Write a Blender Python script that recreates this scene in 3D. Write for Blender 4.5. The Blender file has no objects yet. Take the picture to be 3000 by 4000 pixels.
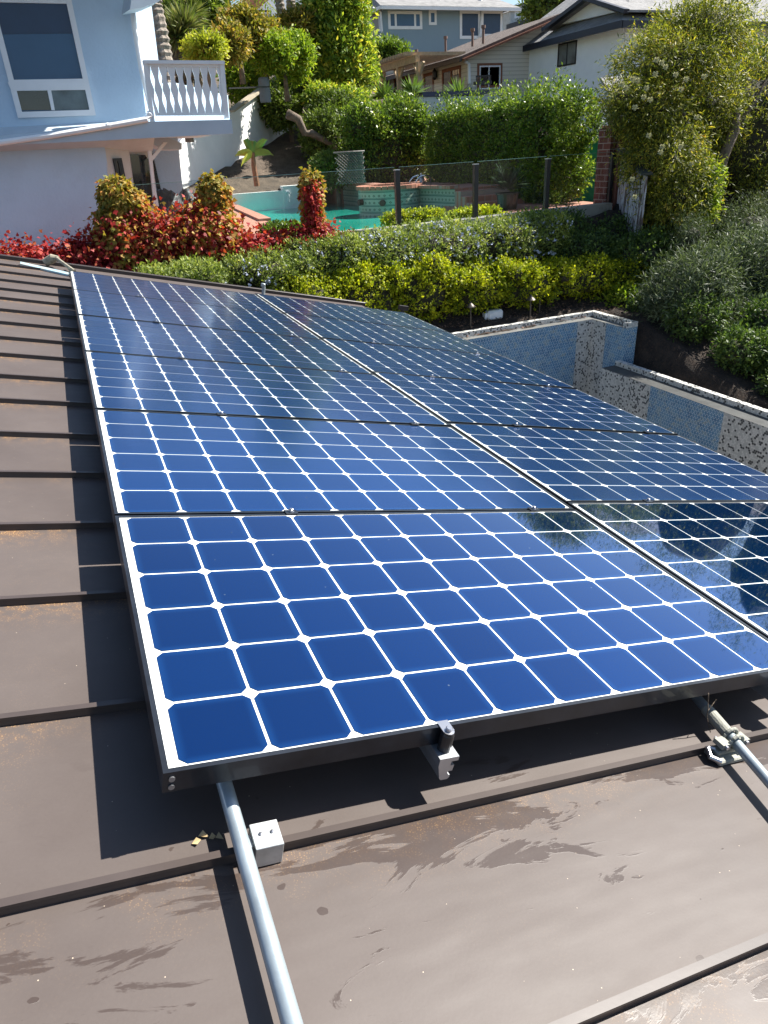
import bpy, bmesh, math, random
import numpy as np
from mathutils import Matrix, Vector
random.seed(7)
V = np.array
PI = math.pi
scene = bpy.context.scene
col = scene.collection

# ------------------------------------------------------------------ camera
CAM = V([0.0, 0.0, 3.0])
RIGHT = V([.91674824, -.39612874, -.05152371])
DOWN = V([-.22606522, -.40813164, -.88449029])
FWD = V([.32934357, .82250263, -.46370489])
cam = bpy.data.cameras.new('camera')
camo = bpy.data.objects.new('camera', cam)
col.objects.link(camo)
M = Matrix.Identity(4)
for i in range(3):
    M[i][0] = RIGHT[i]; M[i][1] = -DOWN[i]; M[i][2] = -FWD[i]; M[i][3] = CAM[i]
camo.matrix_world = M
cam.sensor_fit = 'VERTICAL'; cam.sensor_height = 36; cam.lens = 36 * 2700 / 4000
cam.clip_start = .05; cam.clip_end = 3000
scene.camera = camo

# ------------------------------------------------------------------ light
SUN = V([.701, .05, .71]); SUN /= np.linalg.norm(SUN)
w = bpy.data.worlds.new('World'); scene.world = w; w.use_nodes = True
nt = w.node_tree; nt.nodes.clear()
sky = nt.nodes.new('ShaderNodeTexSky'); sky.sky_type = 'NISHITA'; sky.sun_disc = False
sky.sun_elevation = math.asin(SUN[2]); sky.sun_rotation = math.atan2(SUN[0], SUN[1])
sky.air_density = 1.0; sky.dust_density = .6; sky.ozone_density = 1.3; sky.altitude = 100
bg = nt.nodes.new('ShaderNodeBackground'); bg.inputs[1].default_value = .062
wo = nt.nodes.new('ShaderNodeOutputWorld')
nt.links.new(sky.outputs[0], bg.inputs[0]); nt.links.new(bg.outputs[0], wo.inputs[0])
sl = bpy.data.lights.new('sun', 'SUN'); sl.energy = 4.6; sl.angle = math.radians(.53); sl.color = (1, .955, .88)
so = bpy.data.objects.new('sun', sl); col.objects.link(so)
so.rotation_euler = Vector(SUN).to_track_quat('Z', 'Y').to_euler()
vs = scene.view_settings
vs.view_transform = 'Standard'; vs.look = 'None'; vs.exposure = 1.38; vs.gamma = 1; vs.use_curve_mapping = False
scene.cycles.max_bounces = 8; scene.cycles.transparent_max_bounces = 12
scene.cycles.caustics_reflective = False; scene.cycles.caustics_refractive = False
scene.cycles.sample_clamp_indirect = 4
scene.cycles.use_denoising = True

# ------------------------------------------------------------------ pixel -> world (photo pixels 3000 x 4000)
def ray(x, y):
    return RIGHT * (x - 1500) + DOWN * (y - 2000) + FWD * 2700
def G(x, y, Y):
    d = ray(x, y); return CAM + d * (Y / d[1])
def GZ(x, y, z):
    d = ray(x, y); return CAM + d * ((z - 3.0) / d[2])
def GX(x, y, X):
    d = ray(x, y); return CAM + d * (X / d[0])
class Plane:
    """vertical plane through the point seen at pixel p at depth Y, turned az degrees from facing -Y (+az faces right)"""
    def __init__(s, p, Y, az=0):
        s.o = G(p[0], p[1], Y); a = math.radians(az)
        s.n = V([math.sin(a), -math.cos(a), 0]); s.t = V([math.cos(a), math.sin(a), 0])
    def at(s, x, y):
        d = ray(x, y); return CAM + d * (((s.o - CAM) @ s.n) / (d @ s.n))
    def st(s, x, y):
        p = s.at(x, y); return (p - s.o) @ s.t, p[2]
    def pt(s, u, z, off=0):
        p = s.o + s.t * u + s.n * off; return V([p[0], p[1], z])
def crop(ox, oy, sc):
    return lambda x, y: (ox + x / sc, oy + y / sc)
K1 = crop(0, 0, 1.659); K2 = crop(900, 0, 1.659); K3 = crop(1800, 0, 1.3825)
H2 = crop(1400, 0, 2.074); H3 = crop(2000, 0, 1.659); B4 = crop(1100, 550, 2.074)
H5 = crop(2200, 400, 2.074); H6 = crop(1700, 1100, 1.276); H8 = crop(350, 480, 2.552)

# ------------------------------------------------------------------ materials
def lin(c):
    return tuple(c) + (1.0,)
class NT:
    def __init__(s, m):
        m.use_nodes = True; s.t = m.node_tree; s.b = s.t.nodes['Principled BSDF']
    def n(s, typ, **k):
        x = s.t.nodes.new('ShaderNode' + typ)
        for a, v in k.items():
            if a.startswith('i_'):
                key = a[2:].replace('_', ' ')
                x.inputs[int(key) if key.isdigit() else key].default_value = v
            else: setattr(x, a, v)
        return x
    def l(s, a, b): s.t.links.new(a, b)
    def ramp(s, fac, stops, interp='LINEAR'):
        r = s.n('ValToRGB'); cr = r.color_ramp; cr.interpolation = interp
        while len(cr.elements) > 1: cr.elements.remove(cr.elements[-1])
        cr.elements[0].position = stops[0][0]; cr.elements[0].color = lin(stops[0][1])
        for p, c in stops[1:]:
            e = cr.elements.new(p); e.color = lin(c)
        s.l(fac, r.inputs[0]); return r.outputs[0]
    def mix(s, fac, a, b):
        m = s.n('Mix', data_type='RGBA')
        for v, i in ((fac, 0), (a, 6), (b, 7)):
            if isinstance(v, (int, float)): m.inputs[i].default_value = v
            elif isinstance(v, tuple): m.inputs[i].default_value = lin(v)
            else: s.l(v, m.inputs[i])
        return m.outputs[2]
    def math(s, op, a, b=0.0, clamp=False):
        m = s.n('Math', operation=op, use_clamp=clamp)
        for v, i in ((a, 0), (b, 1)):
            if isinstance(v, (int, float)): m.inputs[i].default_value = v
            else: s.l(v, m.inputs[i])
        return m.outputs[0]
    def noise(s, scale, detail=4, rough=.55, vec=None, dist=0):
        x = s.n('TexNoise', i_Scale=scale, i_Detail=detail, i_Roughness=rough, i_Distortion=dist)
        if vec is not None: s.l(vec, x.inputs['Vector'])
        return x.outputs[0]
    def coord(s, which='Object', scale=None, rot=None):
        c = s.n('TexCoord').outputs[which]
        if scale or rot:
            m = s.n('Mapping')
            if scale: m.inputs['Scale'].default_value = scale
            if rot: m.inputs['Rotation'].default_value = rot
            s.l(c, m.inputs[0]); c = m.outputs[0]
        return c
    def bump(s, h, strength=.3, dist=.01):
        b = s.n('Bump', i_Strength=strength, i_Distance=dist); s.l(h, b.inputs['Height']); s.l(b.outputs[0], s.b.inputs['Normal'])
MATS = {}
def mat(name, c, rough=.7, metal=0, var=.15, vscale=3, bump=0, bscale=40, spec=.5, dirt=None, coat=0, bdist=.004):
    if name in MATS: return MATS[name]
    m = bpy.data.materials.new(name); MATS[name] = m; k = NT(m)
    b = k.b; b.inputs['Roughness'].default_value = rough; b.inputs['Metallic'].default_value = metal
    b.inputs['Specular IOR Level'].default_value = spec; b.inputs['Coat Weight'].default_value = coat
    vec = k.coord()
    n = k.noise(vscale, 6, .6, vec)
    lo = tuple(x * (1 - var) for x in c); hi = tuple(min(1, x * (1 + var)) for x in c)
    out = k.ramp(n, [(.3, lo), (.7, hi)])
    if dirt:
        n2 = k.noise(dirt[1], 8, .7, vec)
        out = k.mix(k.ramp(n2, [(.52, (0, 0, 0)), (.7, (1, 1, 1))]), out, dirt[0])
    k.l(out, b.inputs['Base Color'])
    if bump: k.bump(k.noise(bscale, 5, .6, vec), bump, bdist)
    return m
def leafmat(name, stops, trans=.42, rough=.55, tcol=1.25, spec=.28):
    m = bpy.data.materials.new(name); k = NT(m)
    g = k.n('NewGeometry')
    cl = k.noise(1.7, 3, .6, k.coord())
    f = k.math('ADD', k.math('MULTIPLY', g.outputs['Random Per Island'], .72), k.math('MULTIPLY', k.math('SUBTRACT', cl, .36), .95), True)
    c = k.ramp(f, stops)
    k.l(c, k.b.inputs['Base Color']); k.b.inputs['Roughness'].default_value = rough
    k.b.inputs['Specular IOR Level'].default_value = spec
    tr = k.n('BsdfTranslucent')
    bc = k.n('Mix', data_type='RGBA', blend_type='MULTIPLY'); bc.inputs[0].default_value = 1
    k.l(c, bc.inputs[6]); bc.inputs[7].default_value = (tcol * 1.15, tcol * 1.25, tcol * .6, 1)
    k.l(bc.outputs[2], tr.inputs[0])
    mx = k.n('MixShader'); mx.inputs[0].default_value = trans
    out = [n for n in k.t.nodes if n.type == 'OUTPUT_MATERIAL'][0]
    k.l(k.b.outputs[0], mx.inputs[1]); k.l(tr.outputs[0], mx.inputs[2]); k.l(mx.outputs[0], out.inputs[0])
    return m

# ------------------------------------------------------------------ objects
def tag(o, label=None, cat=None, group=None, kind=None):
    if label: o['label'] = label
    if cat: o['category'] = cat
    if group: o['group'] = group
    if kind: o['kind'] = kind
    return o
def empty(name, loc, label, cat, group=None):
    o = bpy.data.objects.new(name, None); col.objects.link(o); o.location = loc
    return tag(o, label, cat, group)
LOCAL = set()
def link(name, me, m, parent=None, smooth=False):
    o = bpy.data.objects.new(name, me); col.objects.link(o)
    if m is not None:
        for x in (m if isinstance(m, (list, tuple)) else [m]): me.materials.append(x)
    if parent is not None:
        o.parent = parent      # meshes hold world coordinates unless the thing is in LOCAL
        if parent.type == 'EMPTY' and parent not in LOCAL: o.matrix_parent_inverse = Matrix.Translation(-parent.location)
    return o
class MB:
    """collects shapes into one mesh"""
    def __init__(s): s.v = []; s.f = []; s.mi = []; s.uv = None
    def poly(s, pts, faces, mi=0):
        b = len(s.v); s.v += [tuple(map(float, p)) for p in pts]
        s.f += [tuple(b + i for i in f) for f in faces]; s.mi += [mi] * len(faces); return s
    def box(s, lo, hi, mi=0):
        x0, y0, z0 = lo; x1, y1, z1 = hi
        p = [(x0, y0, z0), (x1, y0, z0), (x1, y1, z0), (x0, y1, z0), (x0, y0, z1), (x1, y0, z1), (x1, y1, z1), (x0, y1, z1)]
        return s.poly(p, [(0, 3, 2, 1), (4, 5, 6, 7), (0, 1, 5, 4), (1, 2, 6, 5), (2, 3, 7, 6), (3, 0, 4, 7)], mi)
    def prism(s, pts, ext, mi=0):
        n = len(pts); e = V(ext); a = [V(p) for p in pts]; b = [p + e for p in a]
        return s.poly(a + b, [tuple(range(n)), tuple(range(2 * n - 1, n - 1, -1))] + [(i, i + n, (i + 1) % n + n, (i + 1) % n) for i in range(n)], mi)
    def bar(s, a, b, w_, h_, up=(0, 0, 1), mi=0):
        a = np.array(a, float); b = np.array(b, float); d = b - a; d /= np.linalg.norm(d)
        u = np.array(up, float); x = np.cross(d, u); x /= np.linalg.norm(x); y = np.cross(x, d)
        q = [a + x * sx * w_ / 2 + y * sy * h_ / 2 for sx, sy in ((-1, -1), (1, -1), (1, 1), (-1, 1))]
        return s.prism(q, b - a, mi)
    def tube(s, pts, r, n=10, mi=0, cap=True):
        pts = [np.array(p, float) for p in pts]; rs = r if isinstance(r, (list, tuple)) else [r] * len(pts)
        base = len(s.v); up = np.array([0.13, .21, 1.0])
        for i, p in enumerate(pts):
            d = pts[min(i + 1, len(pts) - 1)] - pts[max(i - 1, 0)]; d /= np.linalg.norm(d)
            u = up if abs(d @ up) / np.linalg.norm(up) < .93 else np.array([1, .2, 0.])
            x = np.cross(d, u); x /= np.linalg.norm(x); y = np.cross(d, x)
            for k in range(n):
                a = 2 * PI * k / n; s.v.append(tuple(p + rs[i] * (math.cos(a) * x + math.sin(a) * y)))
        for i in range(len(pts) - 1):
            for k in range(n):
                s.f.append((base + i * n + k, base + i * n + (k + 1) % n, base + (i + 1) * n + (k + 1) % n, base + (i + 1) * n + k)); s.mi.append(mi)
        if cap:
            s.f.append(tuple(base + k for k in range(n))); s.f.append(tuple(base + (len(pts) - 1) * n + k for k in reversed(range(n)))); s.mi += [mi, mi]
        return s
    def lathe(s, c, prof, n=16, mi=0):
        base = len(s.v)
        for r, z in prof:
            for k in range(n):
                a = 2 * PI * k / n; s.v.append((c[0] + r * math.cos(a), c[1] + r * math.sin(a), c[2] + z))
        for i in range(len(prof) - 1):
            for k in range(n):
                s.f.append((base + i * n + k, base + i * n + (k + 1) % n, base + (i + 1) * n + (k + 1) % n, base + (i + 1) * n + k)); s.mi.append(mi)
        s.f.append(tuple(base + k for k in reversed(range(n)))); s.f.append(tuple(base + (len(prof) - 1) * n + k for k in range(n))); s.mi += [mi, mi]
        return s
    def build(s, name, m, parent=None, smooth=False, bevel=0, fix=True):
        me = bpy.data.meshes.new(name); me.from_pydata(s.v, [], s.f)
        o = link(name, me, m, parent, False)
        me.polygons.foreach_set('material_index', s.mi)
        if fix or bevel:
            bm = bmesh.new(); bm.from_mesh(me)
            bmesh.ops.recalc_face_normals(bm, faces=bm.faces)
            if bevel: bmesh.ops.bevel(bm, geom=list(bm.edges), offset=bevel, segments=1, affect='EDGES', profile=.5, clamp_overlap=True)
            bm.to_mesh(me); bm.free()
        if smooth: me.polygons.foreach_set('use_smooth', [True] * len(me.polygons))
        me.update(); return o

# ------------------------------------------------------------------ foliage
def unit(a): return a / np.maximum(np.linalg.norm(a, axis=-1, keepdims=True), 1e-9)
def lump(p, rng, fr):
    o = 0
    for k in range(5):
        d = unit(rng.normal(size=3)) * fr * (1 + .7 * k)
        o = o + np.sin(p @ d + rng.uniform(0, 6.3)) / (1 + .5 * k)
    return o / 2.3
def leaves_mesh(name, P, A, N, L, W_, shape='leaf'):
    """P base, A axis (unit), N normal, L length, W width -> one island per leaf"""
    B = unit(np.cross(A, N)); N = np.cross(B, A); n = len(P); L = L[:, None]; W_ = W_[:, None]
    if shape == 'leaf':
        q = [P, P + A * L * .5 + B * W_ * .5 + N * W_ * .18, P + A * L, P + A * L * .5 - B * W_ * .5 + N * W_ * .18]
    elif shape == 'maple':
        pr = [(0, 0), (.1, .42), (.42, .52), (.5, .3), (1.0, 0), (.5, -.3), (.42, -.52), (.1, -.42)]
        q = [P + A * L * a + B * W_ * b * 1.0 - N * (W_ * abs(b) * .35 + L * a * a * .2) for a, b in pr]
    k = len(q); vs_ = np.stack(q, 1).reshape(-1, 3)
    me = bpy.data.meshes.new(name)
    me.vertices.add(n * k); me.vertices.foreach_set('co', vs_.astype(np.float32).ravel())
    me.loops.add(n * k); me.loops.foreach_set('vertex_index', np.arange(n * k, dtype=np.int32))
    me.polygons.add(n); me.polygons.foreach_set('loop_start', np.arange(0, n * k, k, dtype=np.int32))
    me.update(calc_edges=True); me.validate()
    return me
def foliage(name, blobs, n, size, m, parent, seed=1, sprig=.25, per=8, up=.35, p=2.0, lumps=.16, thick=.22, aspect=.45, shape='leaf', out=.6, droop=0, lf=2.2, keep=None):
    """blobs: (centre, radii[, p]); leaves on sprigs through the outer shell of the blobs"""
    rng = np.random.default_rng(seed); C_ = []; D_ = []
    areas = V([(b[1][0] * b[1][1] + b[1][1] * b[1][2] + b[1][0] * b[1][2]) for b in blobs]); areas = areas / areas.sum()
    for b, ar in zip(blobs, areas):
        pp = b[2] if len(b) > 2 else p
        c = np.array(b[0], float); r = np.array(b[1], float); r = np.maximum(r * (.97 if pp < 6 else 1) - sprig * .4, r * .62)
        k = int(n / per * ar) + 4
        d = unit(rng.normal(size=(k, 3)))
        if pp > 3: d = unit(np.sign(rng.normal(size=(k, 3))) * rng.uniform(0, 1, (k, 3)) ** .8)
        if pp > 3:
            # spread evenly over the faces of the box
            fa = V([r[1] * r[2], r[0] * r[2], r[0] * r[1]]); fa /= fa.sum(); ax = rng.choice(3, k, p=fa)
            d = rng.uniform(-1, 1, (k, 3)); d[np.arange(k), ax] = np.sign(rng.normal(size=k))
        rad = 1 / (np.abs(d) ** pp).sum(1) ** (1 / pp)
        q = d * rad[:, None]
        w_ = c + q * r
        lm = lump(w_, np.random.default_rng(seed + 99), lf)
        kk = 1 - np.abs(rng.normal(0, thick, k)) + lumps * lm
        pos = c + q * r * kk[:, None]
        ins = np.zeros(k, bool)
        for b2 in blobs:
            if b2 is not b: ins |= (((pos - np.array(b2[0])) / np.array(b2[1])) ** 2).sum(1) < .45
        pos = pos[~ins]; dd = unit((q / r)[~ins])
        C_.append(pos); D_.append(dd)
    P0 = np.concatenate(C_); D0 = np.concatenate(D_)
    if keep is not None:
        kx = keep(P0); P0 = P0[kx]; D0 = D0[kx]
    k = len(P0)
    ax = unit(D0 * out + rng.normal(size=(k, 3)) * .45 + V([0, 0, up - droop]))
    t = np.tile(np.linspace(0, 1, per), k)
    P = np.repeat(P0, per, 0) + np.repeat(ax, per, 0) * (t * sprig * rng.uniform(.6, 1.3, len(t)))[:, None] + rng.normal(size=(len(t), 3)) * sprig * .13
    side = unit(rng.normal(size=P.shape)); A = unit(np.repeat(ax, per, 0) * .7 + side * .8 + V([0, 0, -droop]))
    Nn = unit(np.repeat(D0, per, 0) * .7 + rng.normal(size=P.shape) * .6 + V([0, 0, .5]))
    L = size * rng.uniform(.6, 1.4, len(P)); me = leaves_mesh(name, P, A, Nn, L, L * aspect, shape)
    return link(name, me, m, parent)
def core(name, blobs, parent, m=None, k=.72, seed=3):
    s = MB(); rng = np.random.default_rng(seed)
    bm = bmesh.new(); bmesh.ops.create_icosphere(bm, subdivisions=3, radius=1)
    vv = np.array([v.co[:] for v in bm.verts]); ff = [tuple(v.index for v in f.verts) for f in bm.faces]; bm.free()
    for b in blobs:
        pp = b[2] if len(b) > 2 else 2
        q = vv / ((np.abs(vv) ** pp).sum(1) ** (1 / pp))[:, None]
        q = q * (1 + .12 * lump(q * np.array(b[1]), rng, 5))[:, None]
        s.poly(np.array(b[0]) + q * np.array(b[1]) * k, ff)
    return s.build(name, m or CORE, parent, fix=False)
def bpx(x0, y0, x1, y1, Y, ry=None):
    """ellipsoid that covers a rectangle of the photo at depth Y"""
    a = G(x0, (y0 + y1) / 2, Y); b = G(x1, (y0 + y1) / 2, Y); t = G((x0 + x1) / 2, y0, Y); u = G((x0 + x1) / 2, y1, Y)
    c = (a + b) / 2; c[2] = (t[2] + u[2]) / 2
    rx = abs(b[0] - a[0]) / 2; rz = abs(t[2] - u[2]) / 2
    return (c, (rx, ry if ry else (rx + rz) / 2 * .9, rz))
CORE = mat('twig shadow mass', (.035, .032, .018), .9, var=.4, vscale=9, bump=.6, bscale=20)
bark = mat('grey brown bark', (.16, .12, .085), .85, var=.45, vscale=7, bump=.9, bscale=25, bdist=.02)

#STRUCTURE
# frame of the solar array: a down the roof, b away along the ridge, c up off the glass
FA = V([.97151162, .00360281, -.23696452]); FB = V([0, .99988444, .0152])
FC = V([.23699191, -.01476918, .97139936]); FO = V([-.03039449, 1.8388918, 2.14204199])
FB = FB - FB @ FC * FC; FB /= np.linalg.norm(FB)
FM = Matrix([[FA[i], FB[i], FC[i], FO[i]] for i in range(3)] + [[0, 0, 0, 1]])
def F(a, b, c): return FO + FA * a + FB * b + FC * c
RH = -.15                       # roof surface
# ---- metal roof
def roof_mat():
    m = bpy.data.materials.new('brown standing seam metal'); k = NT(m); b = k.b
    uv = k.n('UVMap').outputs[0]; ob = k.coord()
    sep = k.n('SeparateXYZ'); k.l(uv, sep.inputs[0]); vv = sep.outputs[1]
    base = k.ramp(k.noise(1.6, 6, .65, ob), [(.25, (.070, .055, .049)), (.5, (.087, .070, .063)), (.75, (.106, .087, .079))])
    fine = k.noise(160, 3, .6, ob)
    base = k.mix(k.math('MULTIPLY', fine, .16), base, (.15, .125, .11))
    # orange lichen dust just below each seam
    band = k.math('POWER', k.math('SUBTRACT', 1.0, k.math('MULTIPLY', vv, 6.5), True), 2.0)
    spk = k.n('TexVoronoi', i_Scale=230.0, feature='F1'); k.l(ob, spk.inputs['Vector'])
    sp1 = k.math('LESS_THAN', spk.outputs['Distance'], .30)
    gate = k.noise(26, 5, .7, ob); patch = k.noise(2.3, 3, .6, ob)
    gm = k.math('MULTIPLY', k.ramp(gate, [(.42, (0, 0, 0)), (.6, (1, 1, 1))]), k.ramp(patch, [(.38, (0, 0, 0)), (.6, (1, 1, 1))]))
    so0 = k.n('SeparateXYZ'); k.l(ob, so0.inputs[0])
    gm = k.math('MULTIPLY', gm, k.ramp(k.math('ADD', k.math('MULTIPLY', so0.outputs[0], .5), .5), [(.3, (1, 1, 1)), (.62, (.55, .55, .55)), (1, (.12, .12, .12))]))
    lich = k.math('MULTIPLY', k.math('MULTIPLY', sp1, gm), k.math('ADD', k.math('MULTIPLY', band, 1.0), .05), True)
    stain = k.math('MULTIPLY', k.math('MULTIPLY', band, gm), .55)
    base = k.mix(stain, base, (.25, .125, .045)); base = k.mix(lich, base, (.60, .36, .14))
    # pale grit specks
    g2 = k.n('TexVoronoi', i_Scale=42.0); k.l(ob, g2.inputs['Vector'])
    gc = k.n('SeparateColor'); k.l(g2.outputs['Color'], gc.inputs[0])
    grit = k.math('MULTIPLY', k.math('LESS_THAN', g2.outputs['Distance'], .042), k.math('LESS_THAN', gc.outputs[0], .42))
    base = k.mix(k.math('MULTIPLY', grit, .75), base, (.55, .45, .34))
    # rain water left standing: large runs near the seams, small drops elsewhere
    so_ = k.n('SeparateXYZ'); k.l(ob, so_.inputs[0])
    near = k.ramp(k.math('MULTIPLY', k.math('ADD', so_.outputs[1], 1.62), 1.0), [(0, (1, 1, 1)), (.62, (1, 1, 1)), (.9, (0, 0, 0))])
    mp = k.coord(scale=(1.0, 3.4, 1), rot=(0, 0, -.10))
    wn = k.noise(3.6, 8, .62, mp, .9)
    b2 = k.math('POWER', k.math('SUBTRACT', 1.0, k.math('MULTIPLY', vv, 3.0), True), 1.6)
    wet = k.math('MULTIPLY', k.ramp(k.math('ADD', wn, k.math('MULTIPLY', b2, .20)), [(.655, (0, 0, 0)), (.675, (1, 1, 1))]), near)
    mp2 = k.coord(scale=(1, 1.25, 1))
    ds = k.n('VectorMath', operation='ADD'); k.l(mp2, ds.inputs[0])
    nn = k.n('TexNoise', i_Scale=30.0, i_Detail=2.0); k.l(mp2, nn.inputs['Vector'])
    sc_ = k.n('VectorMath', operation='SCALE'); sc_.inputs['Scale'].default_value = .03; k.l(nn.outputs['Color'], sc_.inputs[0]); k.l(sc_.outputs[0], ds.inputs[1])
    dv = k.n('TexVoronoi', i_Scale=12.0); k.l(ds.outputs[0], dv.inputs['Vector'])
    dc = k.n('SeparateColor'); k.l(dv.outputs['Color'], dc.inputs[0])
    drop = k.math('MULTIPLY', k.math('LESS_THAN', dv.outputs['Distance'], k.math('MULTIPLY', k.math('POWER', dc.outputs[1], 1.3), .17)), k.math('LESS_THAN', dc.outputs[0], .7))
    wet = k.math('MAXIMUM', wet, k.math('MULTIPLY', drop, near))
    base = k.mix(k.math('MULTIPLY', wet, .5), base, (.036, .023, .018))
    k.l(base, b.inputs['Base Color'])
    r = k.math('ADD', k.math('MULTIPLY', k.noise(5, 5, .6, ob), .16), .44)
    r = k.math('SUBTRACT', r, k.math('MULTIPLY', wet, .22)); k.l(r, b.inputs['Roughness'])
    b.inputs['Specular IOR Level'].default_value = .36
    h = k.math('ADD', k.math('MULTIPLY', wet, .12), k.math('MULTIPLY', fine, .10)); h = k.math('ADD', h, k.math('MULTIPLY', k.noise(3, 2, .5, k.coord(scale=(1, 3, 1))), 4.0))
    k.bump(h, .30, .003)
    return m
RM = roof_mat()
v0s = [5.30, 4.864, 4.447, 4.04, 3.648, 3.29, 2.894, 2.525, 2.152, 1.798, 1.422, 1.071, .69, .33, -.025, -.388, -.77, -1.13, -1.482]
CB, CC = -1.826, .868
seams = [CB + (v - CB) * (1 + .13 / CC) for v in v0s]
seams += [seams[-1] - .41, seams[-1] - .82, seams[-1] - 1.23, seams[-1] - 1.64]
RA0, RA1 = -3.2, 3.30
roofb = empty('metal_roofed_building', FO, 'low building under a brown standing seam metal roof that carries the solar panels', 'building')
LOCAL.add(roofb); roofb.matrix_world = FM
def roof_pans():
    v, f, uvs = [], [], []
    for i in range(len(seams) - 1):
        b1, b0 = seams[i], seams[i + 1]
        n = len(v); v += [(RA0, b0, RH), (RA1, b0, RH), (RA1, b1, RH), (RA0, b1, RH)]; f.append((n, n + 1, n + 2, n + 3))
        uvs += [(RA0, b1 - b0), (RA1, b1 - b0), (RA1, 0), (RA0, 0)]
    me = bpy.data.meshes.new('roof'); me.from_pydata(v, [], f); me.update()
    ul = me.uv_layers.new(name='UVMap')
    ul.data.foreach_set('uv', np.array(uvs, dtype=np.float32).ravel())
    return link('roof', me, RM, roofb)
roof = roof_pans()
seam_m = mat('brown seam metal', (.062, .048, .043), .36, var=.12, vscale=8, bump=.15, bscale=6, bdist=.002)
for i, b in enumerate(seams[1:]):
    s = MB()
    # lock seam: thin upstand with a folded head
    s.prism([(RA0, b - .006, RH - .001), (RA0, b + .006, RH - .001), (RA0, b + .004, RH + .014), (RA0, b + .007, RH + .015), (RA0, b + .007, RH + .021), (RA0, b - .007, RH + .021), (RA0, b - .007, RH + .015), (RA0, b - .004, RH + .014)], (RA1 - RA0, 0, 0))
    s.build('standing_seam', seam_m, roof)
dk = mat('dark bronze trim', (.045, .035, .032), .4, var=.2)
s = MB(); s.box((RA0, seams[0] - .035, RH - .18), (RA1 + .05, seams[0] + .03, RH + .038)); s.build('rake_trim', dk, roofb, bevel=.004)
s = MB(); s.box((RA1 + .001, seams[-1], RH - .16), (RA1 + .09, seams[0] - .037, RH - .012)); s.build('gutter', dk, roofb, bevel=.006)
s = MB(); s.box((RA0, seams[-1], RH - .14), (RA1, seams[0] - .036, RH - .004)); s.build('roof_deck', dk, roofb)
s = MB(); s.box((RA0 + .1, seams[-1] + .3, -6), (RA1 - .45, seams[0] - .35, RH - .143)); s.build('wall', mat('pale stucco', (.62, .62, .6), .85, var=.06, bump=.3), roofb)

# ---- solar panels
def cell_mat(dust=0):
    m = bpy.data.materials.new('dusty blue monocrystalline cells' if dust else 'blue monocrystalline cells'); k = NT(m); b = k.b
    uv = k.n('UVMap').outputs[0]; ob = k.coord()
    sx = k.n('SeparateXYZ'); k.l(uv, sx.inputs[0])
    fx = k.math('ABSOLUTE', k.math('SUBTRACT', k.math('FRACT', sx.outputs[0]), .5)); fy = k.math('ABSOLUTE', k.math('SUBTRACT', k.math('FRACT', sx.outputs[1]), .5))
    e = k.math('MAXIMUM', fx, fy)
    edge = k.ramp(e, [(.36, (0, 0, 0)), (.49, (1, 1, 1))], 'EASE')
    wn = k.n('TexWhiteNoise', noise_dimensions='2D'); fl = k.n('VectorMath', operation='FLOOR'); k.l(uv, fl.inputs[0]); k.l(fl.outputs[0], wn.inputs['Vector'])
    c = k.mix(wn.outputs['Value'], (.005, .074, .275), (.008, .092, .325))
    c = k.mix(k.math('MULTIPLY', edge, .35), c, (.03, .25, .70))
    c = speckle(k, c, ob, 1.25 if dust else .6)
    if dust: c = k.mix(k.math('MULTIPLY', k.noise(2.2, 6, .65, ob), .16), c, (.16, .22, .34))
    k.l(c, b.inputs['Base Color']); b.inputs['Roughness'].default_value = .22 if dust else .03
    b.inputs['Metallic'].default_value = .83 if dust else .9
    b.inputs['Coat Weight'].default_value = .35 if dust else .6; b.inputs['Coat IOR'].default_value = 1.34
    k.l(k.math('ADD', k.math('MULTIPLY', k.noise(1.3, 4, .6, ob), .10 if dust else .02), .05 if dust else .002), b.inputs['Coat Roughness'])
    return m
def speckle(k, c, ob, den=1):
    v = k.n('TexVoronoi', i_Scale=24.0); k.l(ob, v.inputs['Vector'])
    sc_ = k.n('SeparateColor'); k.l(v.outputs['Color'], sc_.inputs[0])
    d = k.math('MULTIPLY', k.math('LESS_THAN', v.outputs['Distance'], k.math('MULTIPLY', sc_.outputs[2], .055)), k.math('LESS_THAN', sc_.outputs[0], .5 * den))
    return k.mix(k.math('MULTIPLY', d, .8), c, (.42, .46, .50))
cellm = cell_mat(); celld = cell_mat(1)
def back_mat():
    m = bpy.data.materials.new('white backsheet under glass'); k = NT(m); b = k.b; ob = k.coord()
    c = k.ramp(k.noise(4, 5, .6, ob), [(.35, (.74, .77, .74)), (.65, (.82, .84, .82))])
    c = k.mix(k.ramp(k.noise(9, 6, .7, ob), [(.60, (0, 0, 0)), (.74, (.5, .5, .5))]), c, (.62, .55, .42))
    k.l(c, b.inputs['Base Color']); b.inputs['Roughness'].default_value = .6; b.inputs['Coat Weight'].default_value = 1; b.inputs['Coat Roughness'].default_value = .02; b.inputs['Coat IOR'].default_value = 1.42
    return m
backm = back_mat()
framem = mat('black anodised aluminium', (.022, .026, .034), .34, .4, var=.5, vscale=9, coat=.2)
PW, PL = 1.620, .970
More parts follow.
